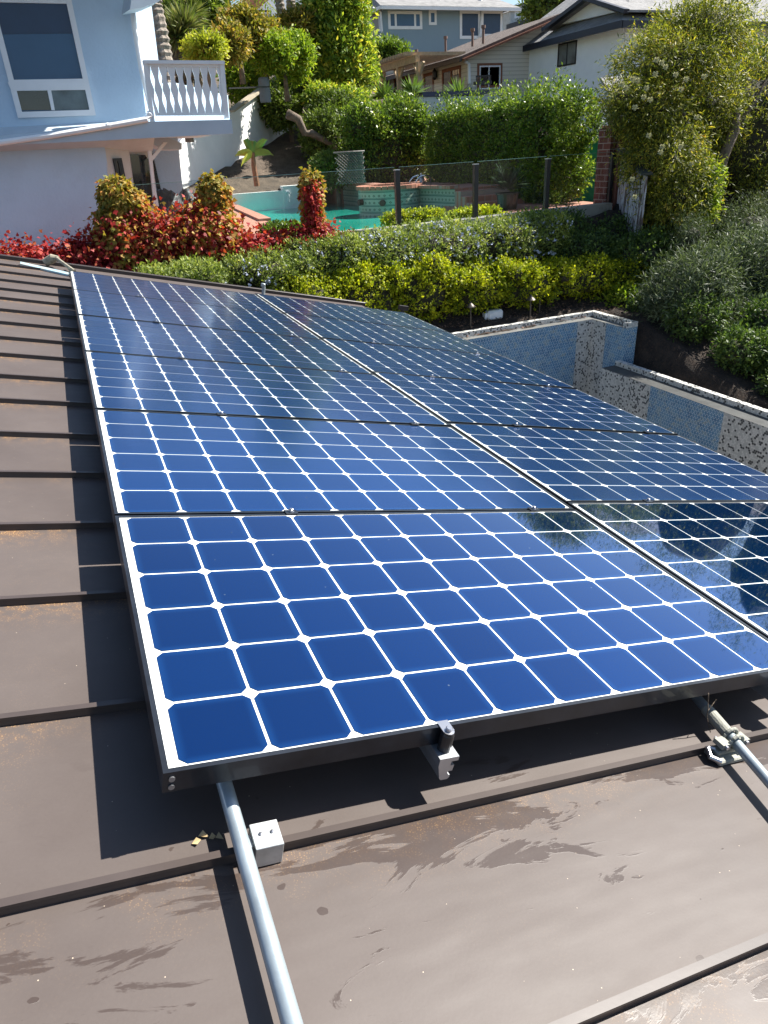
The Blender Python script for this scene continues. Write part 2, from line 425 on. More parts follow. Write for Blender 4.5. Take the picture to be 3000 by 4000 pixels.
def panel_meshes():
    fr = MB(); lip = .0095; h = .040; z1 = .0015
    fr.prism([(0, 0, -h), (PW, 0, -h), (PW, 0, z1), (0, 0, z1)], (0, .002, 0))
    # outer skin and lip, four mitred sides
    def side(p, q, ip, iq):
        p, q, ip, iq = [V(x) for x in (p, q, ip, iq)]; Z = V([0, 0, 1.])
        a = [p - Z * h, q - Z * h, q + Z * z1, p + Z * z1]
        fr.poly([*a, ip + Z * z1, iq + Z * z1, ip - Z * .004, iq - Z * .004], [(0, 1, 2, 3), (3, 2, 5, 4), (4, 5, 7, 6)])
        fr.poly([p - Z * h, q - Z * h, iq * 1 - Z * h, ip * 1 - Z * h], [(0, 3, 2, 1)])
    fr = MB()
    O = [(0, 0, 0), (PW, 0, 0), (PW, PL, 0), (0, PL, 0)]; I = [(lip, lip, 0), (PW - lip, lip, 0), (PW - lip, PL - lip, 0), (lip, PL - lip, 0)]
    for i in range(4): side(O[i], O[(i + 1) % 4], I[i], I[(i + 1) % 4])
    bs = MB(); bs.box((lip - .001, lip - .001, -.0065), (PW - lip + .001, PL - lip + .001, -.0012))
    ce = MB(); uv = []
    for i in range(10):
        for j in range(6):
            cx = .025 + .158 * i + .079; cy = PL - (.0103 + .158 * j + .079); g = .0757; g2 = .0758; c = .0128
            pts = [(cx - g + c, cy - g2), (cx + g - c, cy - g2), (cx + g, cy - g2 + c), (cx + g, cy + g2 - c), (cx + g - c, cy + g2), (cx - g + c, cy + g2), (cx - g, cy + g2 - c), (cx - g, cy - g2 + c)]
            ce.poly([(x, y, 0) for x, y in pts], [tuple(range(8))])
            uv += [(i + .5 + (x - cx) / .158, j + .5 + (y - cy) / .158) for x, y in pts]
    return fr, bs, ce, uv
fr, bs, ce, uv = panel_meshes()
ordn = ['nearest', 'second nearest', 'third nearest', 'fourth nearest', 'fifth nearest', 'farthest']
proto = None
for c in range(2):
    for r in range(6):
        a0 = -.025 + c * 1.632; b0 = -.960 + r * .9803 + (.066 if c else 0)
        e = bpy.data.objects.new('solar_panel', None); col.objects.link(e); LOCAL.add(e)
        tag(e, ('%s solar panel in the %s column of the roof array' % (ordn[r], 'left' if c == 0 else 'right')), 'solar panel', 'blue solar panels in two columns on the metal roof')
        if c == 0 and r == 0: e['label'] = 'large bright blue solar panel at the near left corner of the roof array'
        tilt = Matrix.Rotation(random.gauss(0, .0022), 4, 'X') @ Matrix.Rotation(random.gauss(0, .0022), 4, 'Y') if (c, r) != (0, 0) else Matrix.Identity(4)
        e.matrix_world = FM @ Matrix.Translation((a0, b0, 0)) @ tilt
        if proto is None:
            f_ = fr.build('frame', framem, e, fix=False); b_ = bs.build('backsheet', backm, e)
            c_ = ce.build('solar_cells', cellm, e, fix=False); ul = c_.data.uv_layers.new(name='UVMap'); ul.data.foreach_set('uv', np.array(uv, dtype=np.float32).ravel())
            sc = MB()
            for q in (-.012, -.029): sc.tube([(.014, -.0008, q), (.014, -.0028, q)], .0052, 12)
            s_ = sc.build('frame_screws', mat('dull steel', (.33, .34, .36), .4, .8), e)
            proto = [f_, b_, c_, s_]; dusty = c_.data.copy(); dusty.materials[0] = celld
        else:
            for o in proto[:3] + ([proto[3]] if r == 0 else []):
                q = o.copy(); col.objects.link(q); q.parent = e
                if o is c_ and r > 0: q.data = dusty
steel = mat('stainless steel', (.5, .5, .52), .3, .9, var=.2)
alu = mat('mill aluminium', (.55, .57, .6), .38, .85, var=.12, vscale=12)
galv = mat('galvanised conduit', (.36, .42, .45), .42, .45, var=.2, vscale=14, bump=.2, bscale=120, bdist=.001)
# mid clamps between the rows
mc = None
def fthing(name, loc, label, cat, group=None):
    e = bpy.data.objects.new(name, None); col.objects.link(e); LOCAL.add(e); tag(e, label, cat, group); e.matrix_world = FM @ Matrix.Translation(loc); return e
pos = {0: 'left', 1: 'right'}
for c, al in ((0, (.48, 1.40)), (1, (2.03, 2.965))):
    for r in range(5):
        for q, a in enumerate(al):
            if c == 1 and r > 3: continue
            e = fthing('module_clamp', (a - .012 * r * (c == 0), .012 + r * .9803 + (.066 if c else 0) + .003, 0),
                       'bolted clamp behind the %s panel of the %s column, %s of the pair' % (ordn[r], pos[c], pos[q]), 'clamp', 'small bolted clamps in the gaps between solar panels')
            if mc is None:
                s = MB(); s.box((-.02, -.013, .002), (.02, .013, .0055)); o1 = s.build('clamp_plate', framem, e, bevel=.001)
                s = MB(); s.lathe((0, 0, .0055), [(.009, 0), (.009, .002), (.0065, .0022), (.0065, .009), (.005, .010)], 12); o2 = s.build('bolt', steel, e)
                mc = [o1, o2]
            else:
                for o in mc:
                    z = o.copy(); col.objects.link(z); z.parent = e
# rails with open C section
def rail(a, label):
    e = fthing('mounting_rail', (a, -1.0, 0), label, 'rail', 'aluminium rails under the panels')
    s = MB(); t = -.041; L = 6.0
    pr = [(-.021, t), (-.021, t - .018), (-.012, t - .050), (-.008, t - .054), (.006, t - .054), (.010, t - .050), (.010, t - .044), (.003, t - .044), (.003, t - .034), (.013, t - .034), (.014, t - .020), (.006, t - .020), (.006, t - .010), (.021, t - .010), (.021, t)]
    s.prism([(x, 0, z) for x, z in pr], (0, L, 0)); s.build('rail_profile', alu, e); return e
rail(.497, 'aluminium mounting rail whose open end juts out under the middle of the near panel')
rail(1.50, 'aluminium mounting rail whose end shows under the near right corner of the front panel')
e = fthing('end_clamp', (.497, -.975, 0), 'black cylindrical end clamp with a bright bolt at the front panel edge', 'clamp')
s = MB(); s.lathe((0, 0, -.044), [(.0125, 0), (.0135, .002), (.0135, .040), (.0125, .043), (.012, .046)], 20); s.build('sleeve', mat('black nylon', (.02, .02, .022), .28), e, smooth=False)
s = MB(); s.lathe((0, 0, .0022), [(.0115, 0), (.0115, .0015), (.007, .0017), (.007, .0075), (.0052, .009)], 12); s.box((-.012, -.002, .0016), (.012, .028, .0042)); s.build('bolt', steel, e)
e = fthing('end_clamp', (1.50, -.972, 0), 'black end clamp at the near right corner of the front panel', 'clamp')
s = MB(); s.lathe((0, 0, -.044), [(.0125, 0), (.0135, .002), (.0135, .040), (.0125, .043), (.012, .046)], 20); s.build('sleeve', MATS['black nylon'], e)
s = MB(); s.lathe((0, 0, .0022), [(.0115, 0), (.0115, .0015), (.007, .0017), (.007, .0075), (.0052, .009)], 12); s.build('bolt', steel, e)
# conduits
pz = -.105
p1 = fthing('conduit_pipe', (.094, -2.2, pz), 'long galvanised pipe running under the left side of the panels to the photographer', 'pipe')
s = MB(); s.tube([(0, 0, 0), (0, 3.0, 0), (-.03, 6.9, .004)], .0138, 20); s.build('pipe', galv, p1, smooth=True)
p2 = fthing('conduit_pipe', (1.26, -1.06, pz), 'galvanised pipe slanting out from under the right side of the front panel', 'pipe')
s = MB(); s.tube([(-.26, -1.0, -.004), (0, 0, 0), (.26, 1.0, 0)], .0125, 20); s.build('pipe', galv, p2, smooth=True)
s = MB(); s.tube([(.008, .03, 0), (.03, .115, 0)], .0155, 16); s.build('coupling', mat('rough grey sealant', (.33, .33, .28), .8, var=.3, bump=1, bscale=60), p2)
galv2 = mat('zinc plate', (.48, .50, .50), .42, .6, var=.25, vscale=20, bump=.15, bscale=200, bdist=.0006)
sb = [x for x in seams if -1.2 < x < -.9][0]
e = fthing('seam_bracket', (.137, sb, RH), 'square zinc block bracket clamped on the seam beside the left pipe', 'bracket')
s = MB(); s.prism([(-.022, .024, .046), (-.022, -.026, .043), (-.022, -.028, .002), (-.022, -.024, .002), (-.022, -.0225, .038), (-.022, .020, .041), (-.022, .020, .002), (-.022, .024, .002)], (.048, 0, 0)); s.box((-.0215, -.0222, .004), (.0255, .0195, .0375)); s.build('block', galv2, e, bevel=.0008)
s = MB()
for x in (-.008, .012): s.lathe((x, .001, .044), [(.0034, 0), (.0034, .003), (.001, .0045)], 10)
s.build('screws', steel, e)
s = MB(); s.box((-.045, -.014, .033), (-.0225, .010, .037)); s.box((-.047, -.004, .010), (-.0225, .014, .022)); s.build('pipe_strap', galv2, e)
e = fthing('pipe_bracket', (1.26, -1.048, RH), 'weathered grey pipe clamp smeared with sealant on the seam at right', 'bracket')
seal = MATS['rough grey sealant']
s = MB(); s.box((-.055, -.030, .001), (.050, .022, .014)); s.box((-.05, -.012, .014), (.045, .012, .026)); s.build('base_plate', seal, e, bevel=.003)
s = MB()
for d in (-.010, .012): s.tube([(.004 + d * .25 + .021 * math.cos(t), -.0 + d, .045 + .021 * math.sin(t)) for t in np.linspace(0, 2 * PI, 17)], .0042, 8, cap=False)
s.box((.018, -.014, .036), (.044, .014, .050)); s.box((-.046, -.014, .036), (-.018, .014, .048)); s.build('pipe_clamp', seal, e)
for pts_, r__ in (([(.034, -.019, .043), (.034, .02, .043)], .006), ([(-.036, -.02, .043), (-.036, .018, .043)], .005), ([(-.05, -.025, .012), (-.070, -.01, .016), (-.060, .01, .022), (-.045, .005, .024)], .007)):
    s = MB(); s.tube(pts_, r__, 8); s.build('bolt', steel, e)
e = fthing('dry_twig', (1.235, -.985, RH), 'thin dry twig standing behind the grey pipe clamp', 'twig')
s = MB(); s.tube([(.04, 0, .01), (.02, .01, .05), (.012, .012, .075), (0, .02, .12)], .0012, 5); s.tube([(.014, .012, .07), (.04, .02, .095)], .0009, 5); s.build('twig', bark, e)
# light-blue flashing and pipe end at the top-left of the roof
blu = mat('pale blue painted metal', (.33, .50, .56), .5, var=.25, vscale=10, dirt=((.45, .38, .25), 6))
e = fthing('roof_flashing', (-.45, 4.9 * 1.0, RH), 'long pale blue painted flashing strip left of the far panels', 'flashing')
def onroof(x, y, c=RH):
    d = ray(x, y); n = FC; P0 = F(0, 0, c); P = CAM + d * (((P0 - CAM) @ n) / (d @ n)) - FO
    return V([P @ FA, P @ FB, c])
A_ = onroof(80, 1036); B_ = onroof(268, 1078)
e.matrix_world = FM @ Matrix.Translation(A_)
dA = B_ - A_
s = MB(); s.prism([(0, -.05, .003), (0, .05, .003), (0, .05, .02), (0, .012, .032), (0, -.012, .032), (0, -.05, .02)], tuple(dA)); s.build('strip', blu, e)
s = MB(); c1 = onroof(185, 1040) - A_; s.tube([c1 + V([-.02, 0, .03]), c1 + V([.05, -.02, .085]), c1 + V([.10, -.05, .10])], [.04, .045, .02], 10); s.tube([c1 + V([.08, -.04, .095]), dA + V([.05, .0, .05])], .018, 8); s.tube([c1 + V([.18, -.10, .04]), dA + V([.05, -.25, .03])], .012, 8); s.build('pipe_end', mat('chipped tan paint', (.3, .27, .2), .7, var=.4, vscale=25), e)
e = fthing('pipe_stub', tuple(onroof(1028, 1150)), 'grey pipe stub sticking up at the far edge between the panel columns', 'pipe')
s = MB(); s.tube([(0, .0, 0), (0, 0, .07), (-.01, 0, .10)], .020, 10); s.lathe((-.01, 0, .085), [(.026, 0), (.027, .03), (.022, .036)], 12); s.build('stub', galv, e)
e = fthing('rail_end', tuple(onroof(1568, 1238)), 'dark rail end bracket at the far right corner of the panels', 'bracket')
s = MB(); s.tube([(0, 0, 0), (0, 0, .1)], .02, 8); s.box((-.05, -.03, .08), (.06, .03, .13)); s.build('bracket', dk, e)
e = fthing('dry_leaves', tuple(onroof(790, 3300)), 'few dry tan leaves caught against the seam left of the pipe', 'leaves')
s = MB()
for i in range(4):
    x, y = random.uniform(-.02, .03), random.uniform(-.0, .02); a = random.uniform(-.5, .5); L_ = .012 + random.random() * .01
    s.poly([(x, y, .003), (x + L_ / 2, y + .006, .009), (x + L_, y + a * .02, .004), (x + L_ / 2, y - .006, .006)], [(0, 1, 2, 3)])
s.build('leaf', mat('dry leaf', (.5, .38, .2), .8, var=.3), e, fix=False)

#GARDEN
# ------------------------------------------------------------------ ground and hill
def sm(x, a, b):
    t = np.clip((x - a) / (b - a), 0, 1); return t * t * (3 - 2 * t)
def terrain(x, y):
    bank = .05 + 1.35 * sm(y, 11.2, 13.2)
    right = sm(x, 8.82, 9.1)                                  # soil behind the lower tiled wall falls towards the viewer
    low = -.75 + .75 * sm(y, 7.0, 10.6)
    h = np.where(y < 11.2, low * right + -2.4 * (1 - right), bank)
    h = np.where((y >= 10.72) & (y < 11.2), np.maximum(h, low * 0 + .02 * (y - 10.7) - .06), h)
    h = np.where(y > 13.25, np.where(x < 11.2, .2, 1.5 + .03 * (y - 13.2)), h)
    hill = 1.75 + .30 * np.clip(y - 27.5, 0, 20) - .05 * np.clip(y - 49, 0, 160)
    h = np.where(y > 27.2, hill, h)
    h = h + .10 * np.clip(x - 9.6, 0, 4) * sm(y, 6, 9) * (y < 13.3)
    far = sm(np.hypot(x, y - 40), 260, 900)
    return h * (1 - far) - 6 * far * 0
soil = mat('dark mulch soil', (.030, .021, .015), .95, var=.65, vscale=6, bump=1.0, bscale=30, bdist=.05, dirt=((.085, .05, .03), 28))
ter_m = mat('dry hillside soil', (.13, .10, .07), .95, var=.5, vscale=.8, bump=.8, bscale=12, bdist=.05)
xs = np.concatenate([np.linspace(-900, -45, 14), np.linspace(-40, -5, 18), np.linspace(-4, 22, 105), np.linspace(24, 70, 20), np.linspace(90, 900, 14)])
ys = np.concatenate([np.linspace(-300, -6, 8), np.linspace(-4, 10, 40), np.linspace(10.2, 14.2, 41), np.linspace(14.6, 27.1, 18), np.linspace(27.3, 87, 40), np.linspace(90, 1200, 18)])
Xg, Yg = np.meshgrid(xs, ys); Zg = terrain(Xg, Yg)
rg = np.random.default_rng(5); Zg = Zg + rg.normal(0, .018, Zg.shape) * (np.abs(Xg) < 40)
me = bpy.data.meshes.new('ground'); nx = len(xs)
me.from_pydata(np.stack([Xg, Yg, Zg], -1).reshape(-1, 3).tolist(), [], [(j * nx + i, j * nx + i + 1, (j + 1) * nx + i + 1, (j + 1) * nx + i) for j in range(len(ys) - 1) for i in range(nx - 1)])
o = link('ground', me, [soil, ter_m]); tag(o, kind='structure')
me.polygons.foreach_set('material_index', [1 if ys[j] > 21 else 0 for j in range(len(ys) - 1) for i in range(nx - 1)])
me.polygons.foreach_set('use_smooth', [True] * len(me.polygons))

# ------------------------------------------------------------------ tiled basin walls
def tile_mat(name, kind):
    m = bpy.data.materials.new(name); k = NT(m); b = k.b; ob = k.coord('UV')
    if kind == 'scale':
        sc = 18.0
        s_ = k.n('SeparateXYZ'); k.l(ob, s_.inputs[0]); X = k.math('MULTIPLY', s_.outputs[0], sc); Y = k.math('MULTIPLY', s_.outputs[1], sc * 1.05)
        row = k.math('FLOOR', Y); off = k.math('MULTIPLY', k.math('MODULO', k.math('ADD', row, 4000), 2.0), .5)
        fx = k.math('SUBTRACT', k.math('FRACT', k.math('ADD', X, off)), .5); fy = k.math('FRACT', Y)
        ww = k.math('MULTIPLY', k.math('COSINE', k.math('MULTIPLY', fx, 2 * PI)), .30)
        e = k.math('ABSOLUTE', k.math('SUBTRACT', fy, k.math('ADD', ww, .42)))
        grout = k.math('LESS_THAN', e, .085)
        side = k.math('MULTIPLY', k.math('GREATER_THAN', k.math('ABSOLUTE', fx), .455), k.math('GREATER_THAN', fy, .12))
        grout = k.math('MAXIMUM', grout, k.math('MULTIPLY', side, .0))
        cid = k.n('CombineXYZ'); k.l(k.math('FLOOR', k.math('ADD', X, off)), cid.inputs[0]); k.l(k.math('FLOOR', k.math('ADD', Y, k.math('SUBTRACT', .58, ww))), cid.inputs[1])
        wn = k.n('TexWhiteNoise', noise_dimensions='2D'); k.l(cid.outputs[0], wn.inputs['Vector'])
        c = k.ramp(wn.outputs['Value'], [(0, (.08, .20, .36)), (.35, (.13, .31, .50)), (.65, (.20, .38, .54)), (.88, (.30, .42, .48)), (1, (.38, .42, .38))])
        c = k.mix(k.math('MULTIPLY', k.noise(22, 4, .6, ob), .45), c, (.14, .24, .32))
        c = k.mix(grout, c, (.72, .78, .82))
        b.inputs['Roughness'].default_value = .3
    else:
        # hexagon mosaic, white with scattered dark stones
        sc = 29.0
        mp = k.n('Mapping'); mp.inputs['Scale'].default_value = (sc, sc, 1); k.l(ob, mp.inputs[0])
        def hexd(offx, offy):
            a = k.n('VectorMath', operation='ADD'); a.inputs[1].default_value = (offx, offy, 0); k.l(mp.outputs[0], a.inputs[0])
            s_ = k.n('SeparateXYZ'); k.l(a.outputs[0], s_.inputs[0])
            px = k.math('SUBTRACT', k.math('MODULO', k.math('ADD', s_.outputs[0], 1000), 1.0), .5)
            py = k.math('SUBTRACT', k.math('MODULO', k.math('ADD', s_.outputs[1], 1732.05081), 1.7320508), .8660254)
            ax = k.math('ABSOLUTE', px); ay = k.math('ABSOLUTE', py)
            d = k.math('MAXIMUM', ax, k.math('ADD', k.math('MULTIPLY', ax, .5), k.math('MULTIPLY', ay, .8660254)))
            cx = k.math('SUBTRACT', s_.outputs[0], px); cy = k.math('SUBTRACT', s_.outputs[1], py)
            cc = k.n('CombineXYZ'); k.l(cx, cc.inputs[0]); k.l(cy, cc.inputs[1]); cc.inputs[2].default_value = offx * 7
            return d, cc.outputs[0]
        d1, c1_ = hexd(0, 0); d2, c2_ = hexd(.5, .8660254)
        first = k.math('LESS_THAN', d1, d2)
        d = k.math('MINIMUM', d1, d2)
        cc = k.n('Mix', data_type='VECTOR'); k.l(first, cc.inputs[0]); k.l(c2_, cc.inputs[4]); k.l(c1_, cc.inputs[5])
        wn = k.n('TexWhiteNoise', noise_dimensions='3D')
        rd = k.n('VectorMath', operation='SNAP'); rd.inputs[1].default_value = (.25, .2165, 1); k.l(cc.outputs[1], rd.inputs[0])
        ad = k.n('VectorMath', operation='ADD'); ad.inputs[1].default_value = (.1, .09, .1); k.l(cc.outputs[1], ad.inputs[0]); k.l(ad.outputs[0], rd.inputs[0])
        k.l(rd.outputs[0], wn.inputs['Vector'])
        c = k.ramp(wn.outputs['Value'], [(0, (.035, .038, .042)), (.19, (.09, .095, .10)), (.20, (.60, .59, .55)), (.6, (.76, .74, .69)), (1, (.86, .84, .79))], 'CONSTANT')
        c = k.mix(k.math('MULTIPLY', k.noise(60, 4, .7, ob), .25), c, (.3, .28, .25))
        c = k.mix(k.math('GREATER_THAN', d, .46), c, (.50, .49, .45))
        b.inputs['Roughness'].default_value = .4
    k.l(c, b.inputs['Base Color'])
    return m
scale_m = tile_mat('blue fish scale tile', 'scale'); hex_m = tile_mat('white and dark hexagon mosaic', 'hex')
conc = mat('grey concrete', (.27, .27, .25), .85, var=.25, vscale=2.5, bump=.5, bscale=60, dirt=((.16, .15, .12), 3))
def quad(name, p, m, parent, uvo=(0, 0), th=.004):
    """flat tiled face: p = 4 corners, uv in metres along the face"""
    p = [V(x) for x in p]; e1 = unit(p[1] - p[0]); n = unit(np.cross(e1, p[3] - p[0])); e2 = np.cross(n, e1)
    me = bpy.data.meshes.new(name); me.from_pydata([tuple(x) for x in p], [], [(0, 1, 2, 3)]); ul = me.uv_layers.new(name='UVMap')
    u0 = p[0] @ e1; v0 = p[0] @ e2
    ul.data.foreach_set('uv', np.array([((x @ e1) + uvo[0], (x @ e2) + uvo[1]) for x in p], dtype=np.float32).ravel())
    return link(name, me, m, parent)
def boxq(name, lo, hi, m, parent):
    """box whose faces carry metric uvs"""
    x0, y0, z0 = lo; x1, y1, z1 = hi; F_ = []; U = []
    P = [(x0, y0, z0), (x1, y0, z0), (x1, y1, z0), (x0, y1, z0), (x0, y0, z1), (x1, y0, z1), (x1, y1, z1), (x0, y1, z1)]
    me = bpy.data.meshes.new(name); fs = [(0, 1, 5, 4), (1, 2, 6, 5), (2, 3, 7, 6), (3, 0, 4, 7), (4, 5, 6, 7), (0, 3, 2, 1)]
    me.from_pydata(P, [], fs); ul = me.uv_layers.new(name='UVMap'); k = 0
    for fi, f in enumerate(fs):
        for v in f:
            x, y, z = P[v]; ul.data[k].uv = (x, z) if fi in (0, 2) else (y, z) if fi in (1, 3) else (x, y); k += 1
    return link(name, me, m, parent)
zt = .04; wy = 10.78
cx_ = GZ(2315, 1247, zt - .09)          # inner corner at the top of the tile face
fy = cx_[1]; fx = cx_[0]                # face of wall 1 (y) and of wall 2 (x)
ex = GZ(2444, 1284, zt - .09)           # near end of wall 2 face
ox = GZ(2511, 1261, zt)                 # outer end corner
tw = empty('tiled_basin_wall', (fx, fy, -2), 'tall blue fish scale tiled wall with a mosaic column at its inner corner', 'wall')
yb = GZ(2000, 1262, zt)[1]; xo = ox[0]; ye = ex[1]
s = MB(); s.box((3.9, fy + .004, -2.4), (xo, yb, zt - .1)); s.box((fx + .004, ye + .004, -2.4), (xo - .004, fy + .003, zt - .1)); s.build('wall_core', conc, tw)
hw = .34
quad('blue_tile_face', [(3.9, fy, -2.4), (fx - hw, fy, -2.4), (fx - hw, fy, zt - .09), (3.9, fy, zt - .09)], scale_m, tw)
quad('mosaic_column', [(fx - hw, fy - .003, -2.4), (fx, fy - .003, -2.4), (fx, fy - .003, zt - .09), (fx - hw, fy - .003, zt - .09)], hex_m, tw)
quad('mosaic_column', [(fx - .003, fy, -2.4), (fx - .003, fy - .40, -2.4), (fx - .003, fy - .40, zt - .09), (fx - .003, fy, zt - .09)], hex_m, tw)
quad('blue_tile_face', [(fx, fy - .40, -2.4), (fx, ye, -2.4), (fx, ye, zt - .09), (fx, fy - .40, zt - .09)], scale_m, tw)
quad('blue_tile_end', [(fx, ye, -2.4), (xo, ye, -2.4), (xo, ye, zt - .09), (fx, ye, zt - .09)], scale_m, tw)
ledge_m = mat('mid grey ledge plaster', (.15, .15, .14), .6, var=.3, vscale=3, bump=.4, bscale=50)  # grey ledge top, darker than the concrete core
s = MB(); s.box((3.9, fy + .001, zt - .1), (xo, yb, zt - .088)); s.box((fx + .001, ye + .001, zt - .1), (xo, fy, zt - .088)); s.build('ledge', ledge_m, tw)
boxq('mosaic_curb', (3.9, yb - .11, zt - .0885), (xo, yb + .002, zt), hex_m, tw)
boxq('mosaic_curb', (xo - .11, ye + .085, zt - .0882), (xo + .002, yb - .112, zt), hex_m, tw)
boxq('mosaic_curb', (fx - .002, ye - .002, zt - .0882), (xo + .0025, ye + .082, zt + .001), hex_m, tw)
# lower wall
zl = -.62
a1 = GZ(1700 + 920 / 1.276, 1100 + 465 / 1.276, zl - .07); a2 = GZ(1700 + 1659 / 1.276, 1100 + 735 / 1.276, zl - .07)
lx = (a1[0] + a2[0]) / 2 + .02
lw = empty('tiled_basin_wall', (lx, 8, -2), 'lower blue tiled basin wall with wide white and black mosaic bands at right', 'wall')
bnd = [GX(1700 + x / 1.276, 1100 + y / 1.276, lx)[1] for x, y in ((1075, 520), (1440, 655))]
yn = 4.6; y1_ = ye - .004; xo2 = GZ(1700 + 1659 / 1.276, 1100 + 655 / 1.276, zl)[0]
xo2 = max(xo2, lx + .4)
s = MB(); s.box((lx + .004, yn, -2.4), (xo2, y1_, zl - .08)); s.build('wall_core', conc, lw)
ed = [y1_, bnd[0], bnd[1], bnd[1] - 1.0, yn]
for i in range(4):
    quad('mosaic_band' if i % 2 == 0 else 'blue_tile_face', [(lx, ed[i], -2.4), (lx, ed[i + 1], -2.4), (lx, ed[i + 1], zl - .07), (lx, ed[i], zl - .07)], hex_m if i % 2 == 0 else scale_m, lw)
s = MB(); s.box((lx + .001, yn, zl - .08), (xo2 - .1, y1_, zl - .068)); s.build('ledge', mat('dark ledge plaster', (.055, .057, .055), .5, var=.4, vscale=4, bump=.4, bscale=50), lw)  # ledge top darker than that of the tall wall
boxq('mosaic_curb', (xo2 - .1, yn, zl - .0795), (xo2, y1_, zl + .015), hex_m, lw)

# ------------------------------------------------------------------ little things on the bed
def place(x, y, z): return GZ(x, y, z)
pm = mat('bronze path light', (.10, .085, .07), .45, .5, var=.3)
for i, (x, yb_, yt, l) in enumerate(((1838, 1280, 1180, 'bronze mushroom path light on a stake left of the white speaker'), (2070, 1245, 1153, 'dark path light on a stake right of the white speaker'))):
    p = place(x, yb_, .03); e = empty('path_light', tuple(p), l, 'garden light', 'stake lights along the bed'); H = G(x, yt, p[1])[2] - p[2]
    s = MB(); s.tube([p, p + V([0, 0, H - .03])], .012, 8); s.build('stake', pm, e)
    s = MB(); s.lathe(tuple(p + V([0, 0, H - .09])), [(.085, 0), (.088, .008), (.02, .075), (.012, .095)], 16); s.build('shade', pm, e, smooth=False)
p = place(2107, 1222, .06); s = MB(); s.tube([p, p + V([0, 0, .26])], .010, 8); o = s.build('garden_stake', pm); tag(o, 'plain thin dark stake right of both path lights', 'stake')
p = place(1935, 1252, .03); Hs = .17
e = empty('outdoor_speaker', tuple(p), 'white rounded box speaker lying on the mulch by the shrubs', 'speaker')
s = MB(); s.box(tuple(p + V([-.20, -.07, .02])), tuple(p + V([.14, .10, .20]))); s.build('body', mat('white plastic', (.78, .8, .82), .4, var=.05), e, bevel=.035)
s = MB(); s.box(tuple(p + V([-.245, -.04, .05])), tuple(p + V([-.201, .07, .17]))); s.build('bracket', MATS['white plastic'], e, bevel=.01)

# ------------------------------------------------------------------ retaining wall, glass fence
zw = 1.7
px = [(900, 930), (1215, 906), (1558, 883), (1856, 850), (2131, 817), (2378, 792)]
pw = [GZ(x, y, zw) for x, y in px]
def fencey(x):
    return np.interp(x, [p[0] for p in pw], [p[1] for p in pw])
pw[0][1] = pw[1][1] = 12.9; pw[0][0] = G(860, 930, 12.9)[0]; pw[1][0] = G(1222, 906, 12.9)[0]
wp = [(-3.5, 12.9)] + [(p[0], p[1]) for p in pw]
rw = MB()
for (xa, ya), (xb, yb2) in zip(wp[:-1], wp[1:]):
    rw.prism([(xa, ya - .12, -.5), (xb, yb2 - .12, -.5), (xb, yb2 - .12, zw), (xa, ya - .12, zw)], (0, .26, 0))
o = rw.build('retaining_wall', mat('stained rendered wall', (.36, .35, .31), .85, var=.22, vscale=1.6, bump=.5, bscale=50, dirt=((.20, .19, .15), 2.4)), None)
tag(o, 'long low stained grey retaining wall under the glass fence', 'wall')
gl = bpy.data.materials.new('clear fence glass'); k = NT(gl); k.b.inputs['Base Color'].default_value = (.9, .97, .95, 1); k.b.inputs['Roughness'].default_value = .0
tb = k.n('BsdfTransparent'); tb.inputs[0].default_value = (.965, .985, .978, 1); gg = k.n('BsdfGlossy'); gg.inputs['Roughness'].default_value = .01
fr_ = k.n('LayerWeight'); fr_.inputs[0].default_value = .5; mx = k.n('MixShader'); k.l(k.math('ADD', k.math('MULTIPLY', k.math('POWER', fr_.outputs['Facing'], 5.0), .7), .03), mx.inputs[0]); k.l(tb.outputs[0], mx.inputs[1]); k.l(gg.outputs[0], mx.inputs[2])
k.l(mx.outputs[0], [n for n in k.t.nodes if n.type == 'OUTPUT_MATERIAL'][0].inputs[0])
edge_m = mat('green glass edge', (.25, .42, .38), .2)
gf = empty('glass_fence', (6, 13, zw), 'clear glass pool fence with slim black posts on the retaining wall', 'fence')
blk = mat('black post paint', (.015, .016, .019), .35, var=.3)
for p in pw[2:5]:
    s = MB(); s.box((p[0] - .045, p[1] - .045, zw), (p[0] + .045, p[1] + .045, zw + .95)); s.build('post', blk, gf, bevel=.005)
    s = MB(); s.box((p[0] - .05, p[1] - .05, zw + .951), (p[0] + .05, p[1] + .05, zw + .965)); s.build('post_cap', mat('silver cap', (.5, .5, .5), .4, .5), gf)
gp = [(.75, 12.9)] + [(p[0], p[1]) for p in pw]
for (xa, ya), (xb, yb2) in zip(gp[:-1], gp[1:]):
    d = V([xb - xa, yb2 - ya]); L_ = np.linalg.norm(d); d /= L_; xa2, ya2 = V([xa, ya]) + d * .05; xb3, yb3 = V([xb, yb2]) - d * .05
    s = MB(); s.prism([(xa2, ya2, zw + .03), (xb3, yb3, zw + .03), (xb3, yb3, zw + 1.0), (xa2, ya2, zw + 1.0)], (0, .010, 0)); s.build('glass_pane', gl, gf)
    s = MB(); s.box((xa2, min(ya2, yb3) * 0 + 0, 0), (xa2 + .001, .001, .001)); s = MB(); s.bar((xa2, ya2 + .005, zw + 1.004), (xb3, yb3 + .005, zw + 1.004), .012, .006); s.build('glass_edge', edge_m, gf)

